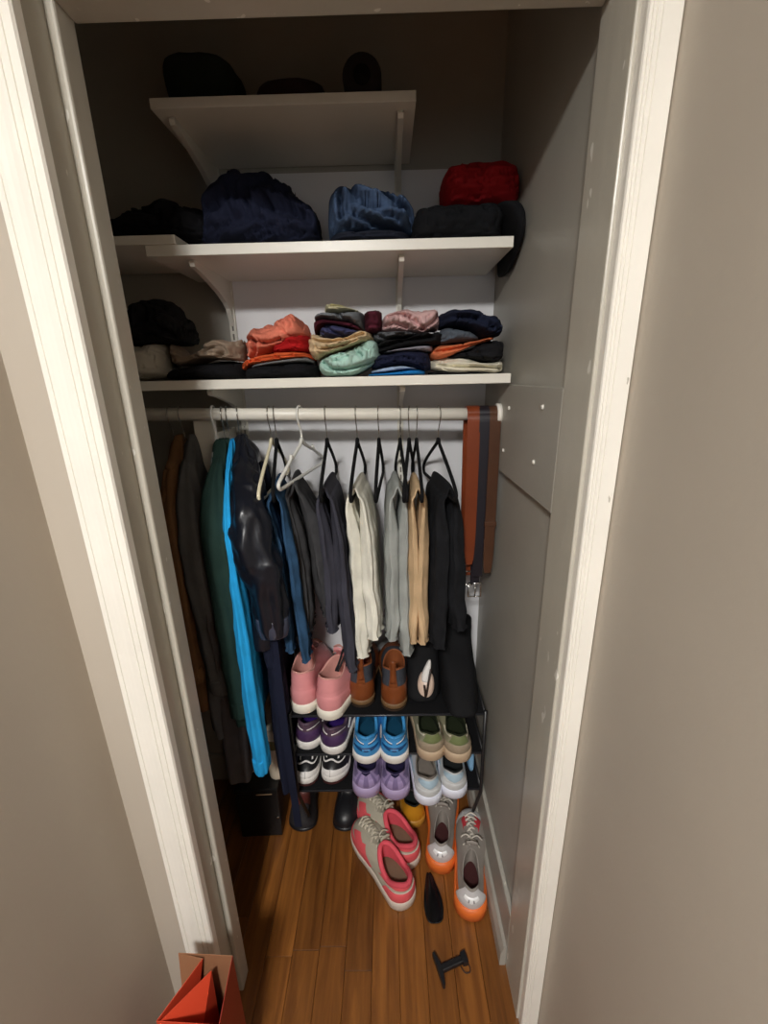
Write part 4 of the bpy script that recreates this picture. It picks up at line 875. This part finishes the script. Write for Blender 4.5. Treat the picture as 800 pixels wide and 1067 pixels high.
hk = dict(L=.30, W=.114, zh=.044, zt=.040, hh=.108, hs=.084, hf=.112, cf=.44, cw=.029, upper=KN, sole=ORS, lining=KN, insole=DKI, flare=.008, heelflare=.003, rocker=.016, patches=[('heel_counter', SIL, -.11, .11, .0, .99, .004), ('reflective_emblem', REF, -.06, .06, lambda q: .50-.22*(1-abs(2*q-1)), .74, .007), ('emblem_bar', leather('emblem_grey', (150, 148, 150)), -.022, -.012, .40, .66, .0085), ('emblem_bar', leather('emblem_grey', (150, 148, 150)), .012, .022, .40, .66, .0085), ('orange_side', ORS, .10, .30, .0, lambda q: .45-.25*q, .0014), ('orange_side', ORS, -.30, -.10, .0, lambda q: .20+.25*q, .0014), ('toe_cap', SIL, .37, .63, 0, lo(.50, .25), .0022), ('red_panel', RDL, .415, .465, .45, .70, .0022), ('red_panel', RDL, .535, .585, .45, .70, .0022)], laces=(6, leather('pale_lace', (204, 196, 184)), .46, .92, .0030), tongue=(KN, .045), toebox=.056)
Gh = 'orange soled running shoe pair'
h_ = atZ(490, 957, 0); t_ = atZ(488, 848, .03); shoe('running_shoe', 'grey running shoe with thick orange sole beside the baseboard', Gh, h_, aim(h_, t_), side=1, **hk)
h_ = atZ(458, 908, 0); t_ = atZ(464, 826, .03); shoe('running_shoe', 'grey running shoe with thick orange sole beside the coral sneakers', Gh, h_, aim(h_, t_), side=-1, **hk)
YL = leather('mustard', (204, 140, 30), .5)
h_ = atZ(433, 868, 0)
shoe('low_sneaker', 'mustard yellow sneaker under the rack behind the coral sneaker', None, (h_[0], h_[1]+.02, 0), .12, side=1, **dict(low, hh=.092, upper=YL, sole=leather('mustard_sole', (186, 134, 50)), lining=GBK, insole=GBK, laces=(5, YL, .5, .92), tongue=(YL, .02), L=.27))
DB = leather('dark_suede', (34, 30, 32), .8); DBR = leather('oxblood', (88, 40, 34), .5)
for (tx, ty, az, lb, sd, up_) in ((319, 864, PI+.12, 'dark suede shoe with oxblood tongue under the rack beside the black box', 1, DB), (358, 856, PI-.06, 'black suede shoe under the rack beside the coral sneaker', -1, BLK)):
    t = atZ(tx, ty, 0); d = np.array([-math.sin(az), math.cos(az), 0])
    L_ = min(.27, (-.02-t[1])/-d[1]) if False else .215
    q = t-d*L_
    if q[1] > -.02: q = q-np.array([0, q[1]+.02, 0])
    shoe('slip_on_shoe', lb, 'dark shoes under the rack', (q[0], q[1], 0), az, L=L_, W=.10, zh=.02, zt=.014, hh=.08, hs=.062, hf=.075, cf=.55, cw=.032, side=sd, upper=up_, sole=BLK, lining=DBR if sd == 1 else BLK, insole=DBR if sd == 1 else BLK, tongue=(DBR if sd == 1 else BLK, .012))
# black box with lid beside the rack, a cream cup-like shoe tree on it
BOXM = mat('black_box_paper', (20, 19, 19), .38, var=.1, bump=.1, bscale=60)
bx = empty('storage_box', (-.475, -.155, 0), .04); tag(bx, 'glossy black storage box on the floor below the hanging coats', 'box')
box('box_body', -.082, .064, -.09, .085, 0, .205, BOXM, bx, .004)
lid = box('lid', -.085, .067, -.093, .088, .2055, .225, BOXM, bx, .004)
KRAFT = mat('kraft_edge', (176, 146, 112), .7)
box('paper_label', -.01, .045, -.0945, -.0932, .2015, .2045, KRAFT, bx)
mesh_obj('stud', *tube_data([(.055, -.092, .09), (.055, -.0895, .09)], .005, 10), CHROME, bx)
cup = empty('cream_cup', (-.416, -.185, .2255)); tag(cup, 'cream canister with an olive band standing on the black box', 'canister')
CRM = mat('cream_ceramic', (216, 202, 180), .4); OLB = mat('olive_band', (122, 112, 66), .5)
blob('body', [(.0005, 0, 0, .024, .024), (.012, 0, 0, .029, .029), (.08, 0, 0, .030, .030), (.13, 0, 0, .028, .028), (.20, 0, 0, .024, .024), (.212, 0, 0, .02, .02)], CRM, cup, .0006, 10, 1, 32, 4, 1.0)
blob('band', [(.135, 0, 0, .0290, .0290), (.14, 0, 0, .0296, .0296), (.165, 0, 0, .0284, .0284), (.17, 0, 0, .0275, .0275)], OLB, cup, 0, 10, 1, 32, 3, 1.0)
# shoehorn and a loose hanger clip on the floor
hz = empty('shoe_horn', tuple(map(float, atZ(450, 936, 0))), .06); tag(hz, 'black curved shoehorn lying on the floor between the sneakers', 'shoehorn')
V = []; rows = smoothpts([(-.068, .014, .004), (-.060, .024, .006), (-.03, .029, .011), (0, .025, .013), (.035, .016, .010), (.062, .009, .006), (.07, .004, .005)], 4); nn = 8
for y, w_, d_ in rows:
    for i in range(nn+1):
        x = i/nn*2-1; V.append((x*w_, y, .0035+d_*x*x))
F = [(r*(nn+1)+i, r*(nn+1)+i+1, (r+1)*(nn+1)+i+1, (r+1)*(nn+1)+i) for r in range(len(rows)-1) for i in range(nn)]
q_ = mesh_obj('horn_blade', V, F, mat('black_gloss', (14, 14, 15), .25), hz); md = q_.modifiers.new('thick', 'SOLIDIFY'); md.thickness = .003; md.offset = 0
ck = empty('shoe_tree', tuple(map(float, atZ(468, 1008, 0))), .32); tag(ck, 'small black plastic shoe stretcher with a wire loop on the floor', 'shoe stretcher')
bm = bmesh.new(); boxbm(bm, -.030, .042, -.0085, .0085, .001, .016, .003); bm_obj('stem', bm, BLK, ck)
prism('end_plate', [(-.036, -.036), (-.030, -.036), (-.024, -.012), (-.024, .012), (-.030, .036), (-.036, .036)], 'z', .001, .02, BLK, ck)
prism('tip_block', [(.038, -.012), (.052, -.014), (.054, .014), (.038, .012)], 'z', .0012, .018, BLK, ck)
tubes('wire_loop', [(smoothpts([(.03, -.010, .004), (.036, -.026, .004), (.05, -.028, .004), (.054, -.012, .004)], 5), .0016)], leather('wire_brown', (60, 40, 34)), ck)
# ================================================================== paper shopping bag by the door frame
BAGO = mat('orange_red_paper', (200, 66, 38), .5, var=.05, bump=.05, bscale=40); BAGI = mat('brown_kraft_paper', (150, 104, 72), .7); BAGR = mat('brick_red_paper', (150, 46, 34), .45)
bg = empty('paper_bag', (-.42, -.85, 0)); tag(bg, 'orange red paper shopping bag with folded-in sides by the door frame', 'bag')
def quad(name, pts, m, th=.0012):
    c_ = [np.array(p)-np.array([-.42, -.85, 0]) for p in pts]
    o = mesh_obj(name, c_, [tuple(range(len(pts)))], m, bg, False); md = o.modifiers.new('thick', 'SOLIDIFY'); md.thickness = th; md.offset = 0
    return o
zt_ = .425
A = atZ(186, 993, zt_); B = atZ(242, 996, zt_); C_ = atZ(163, 1064, zt_-.01); D = C_+(B-A)*1.05
A, B, C_, D = [np.array([p[0], p[1], p[2]]) for p in (A, B, C_, D)]
gl = lambda p: np.array([p[0], p[1], 0.001])
quad('back_panel', [A, B, gl(B), gl(A)], BAGI)
Mf = A+(B-A)*.47+np.array([0, -.006, -.002]); Ff = (A+C_)/2; Ff = np.array([Ff[0], Ff[1], .13])
for nm_, tri, m_ in (('gusset_panel', [A, Mf, Ff], BAGI), ('gusset_panel', [Mf, C_, Ff], BAGO), ('side_panel', [A, Ff, gl(A)], BAGO), ('side_panel', [Ff, C_, gl(C_)], BAGO), ('side_panel', [gl(A), Ff, gl(C_)], BAGO)):
    quad(nm_, tri, m_)
quad('right_panel', [B, D, gl(D), gl(B)], BAGR)
quad('front_panel', [C_, gl(C_), gl(D), D], BAGO)
quad('bottom_panel', [gl(A), gl(B), gl(D), gl(C_)], BAGI)
m2 = A+(B-A)*.68+np.array([0, -.022, -.006])
quad('inner_flap', [m2, C_+np.array([.006, -.001, -.001]), C_+(D-C_)*.55+np.array([0, .004, -.10]), m2+np.array([0, -.012, -.20])], BAGO)
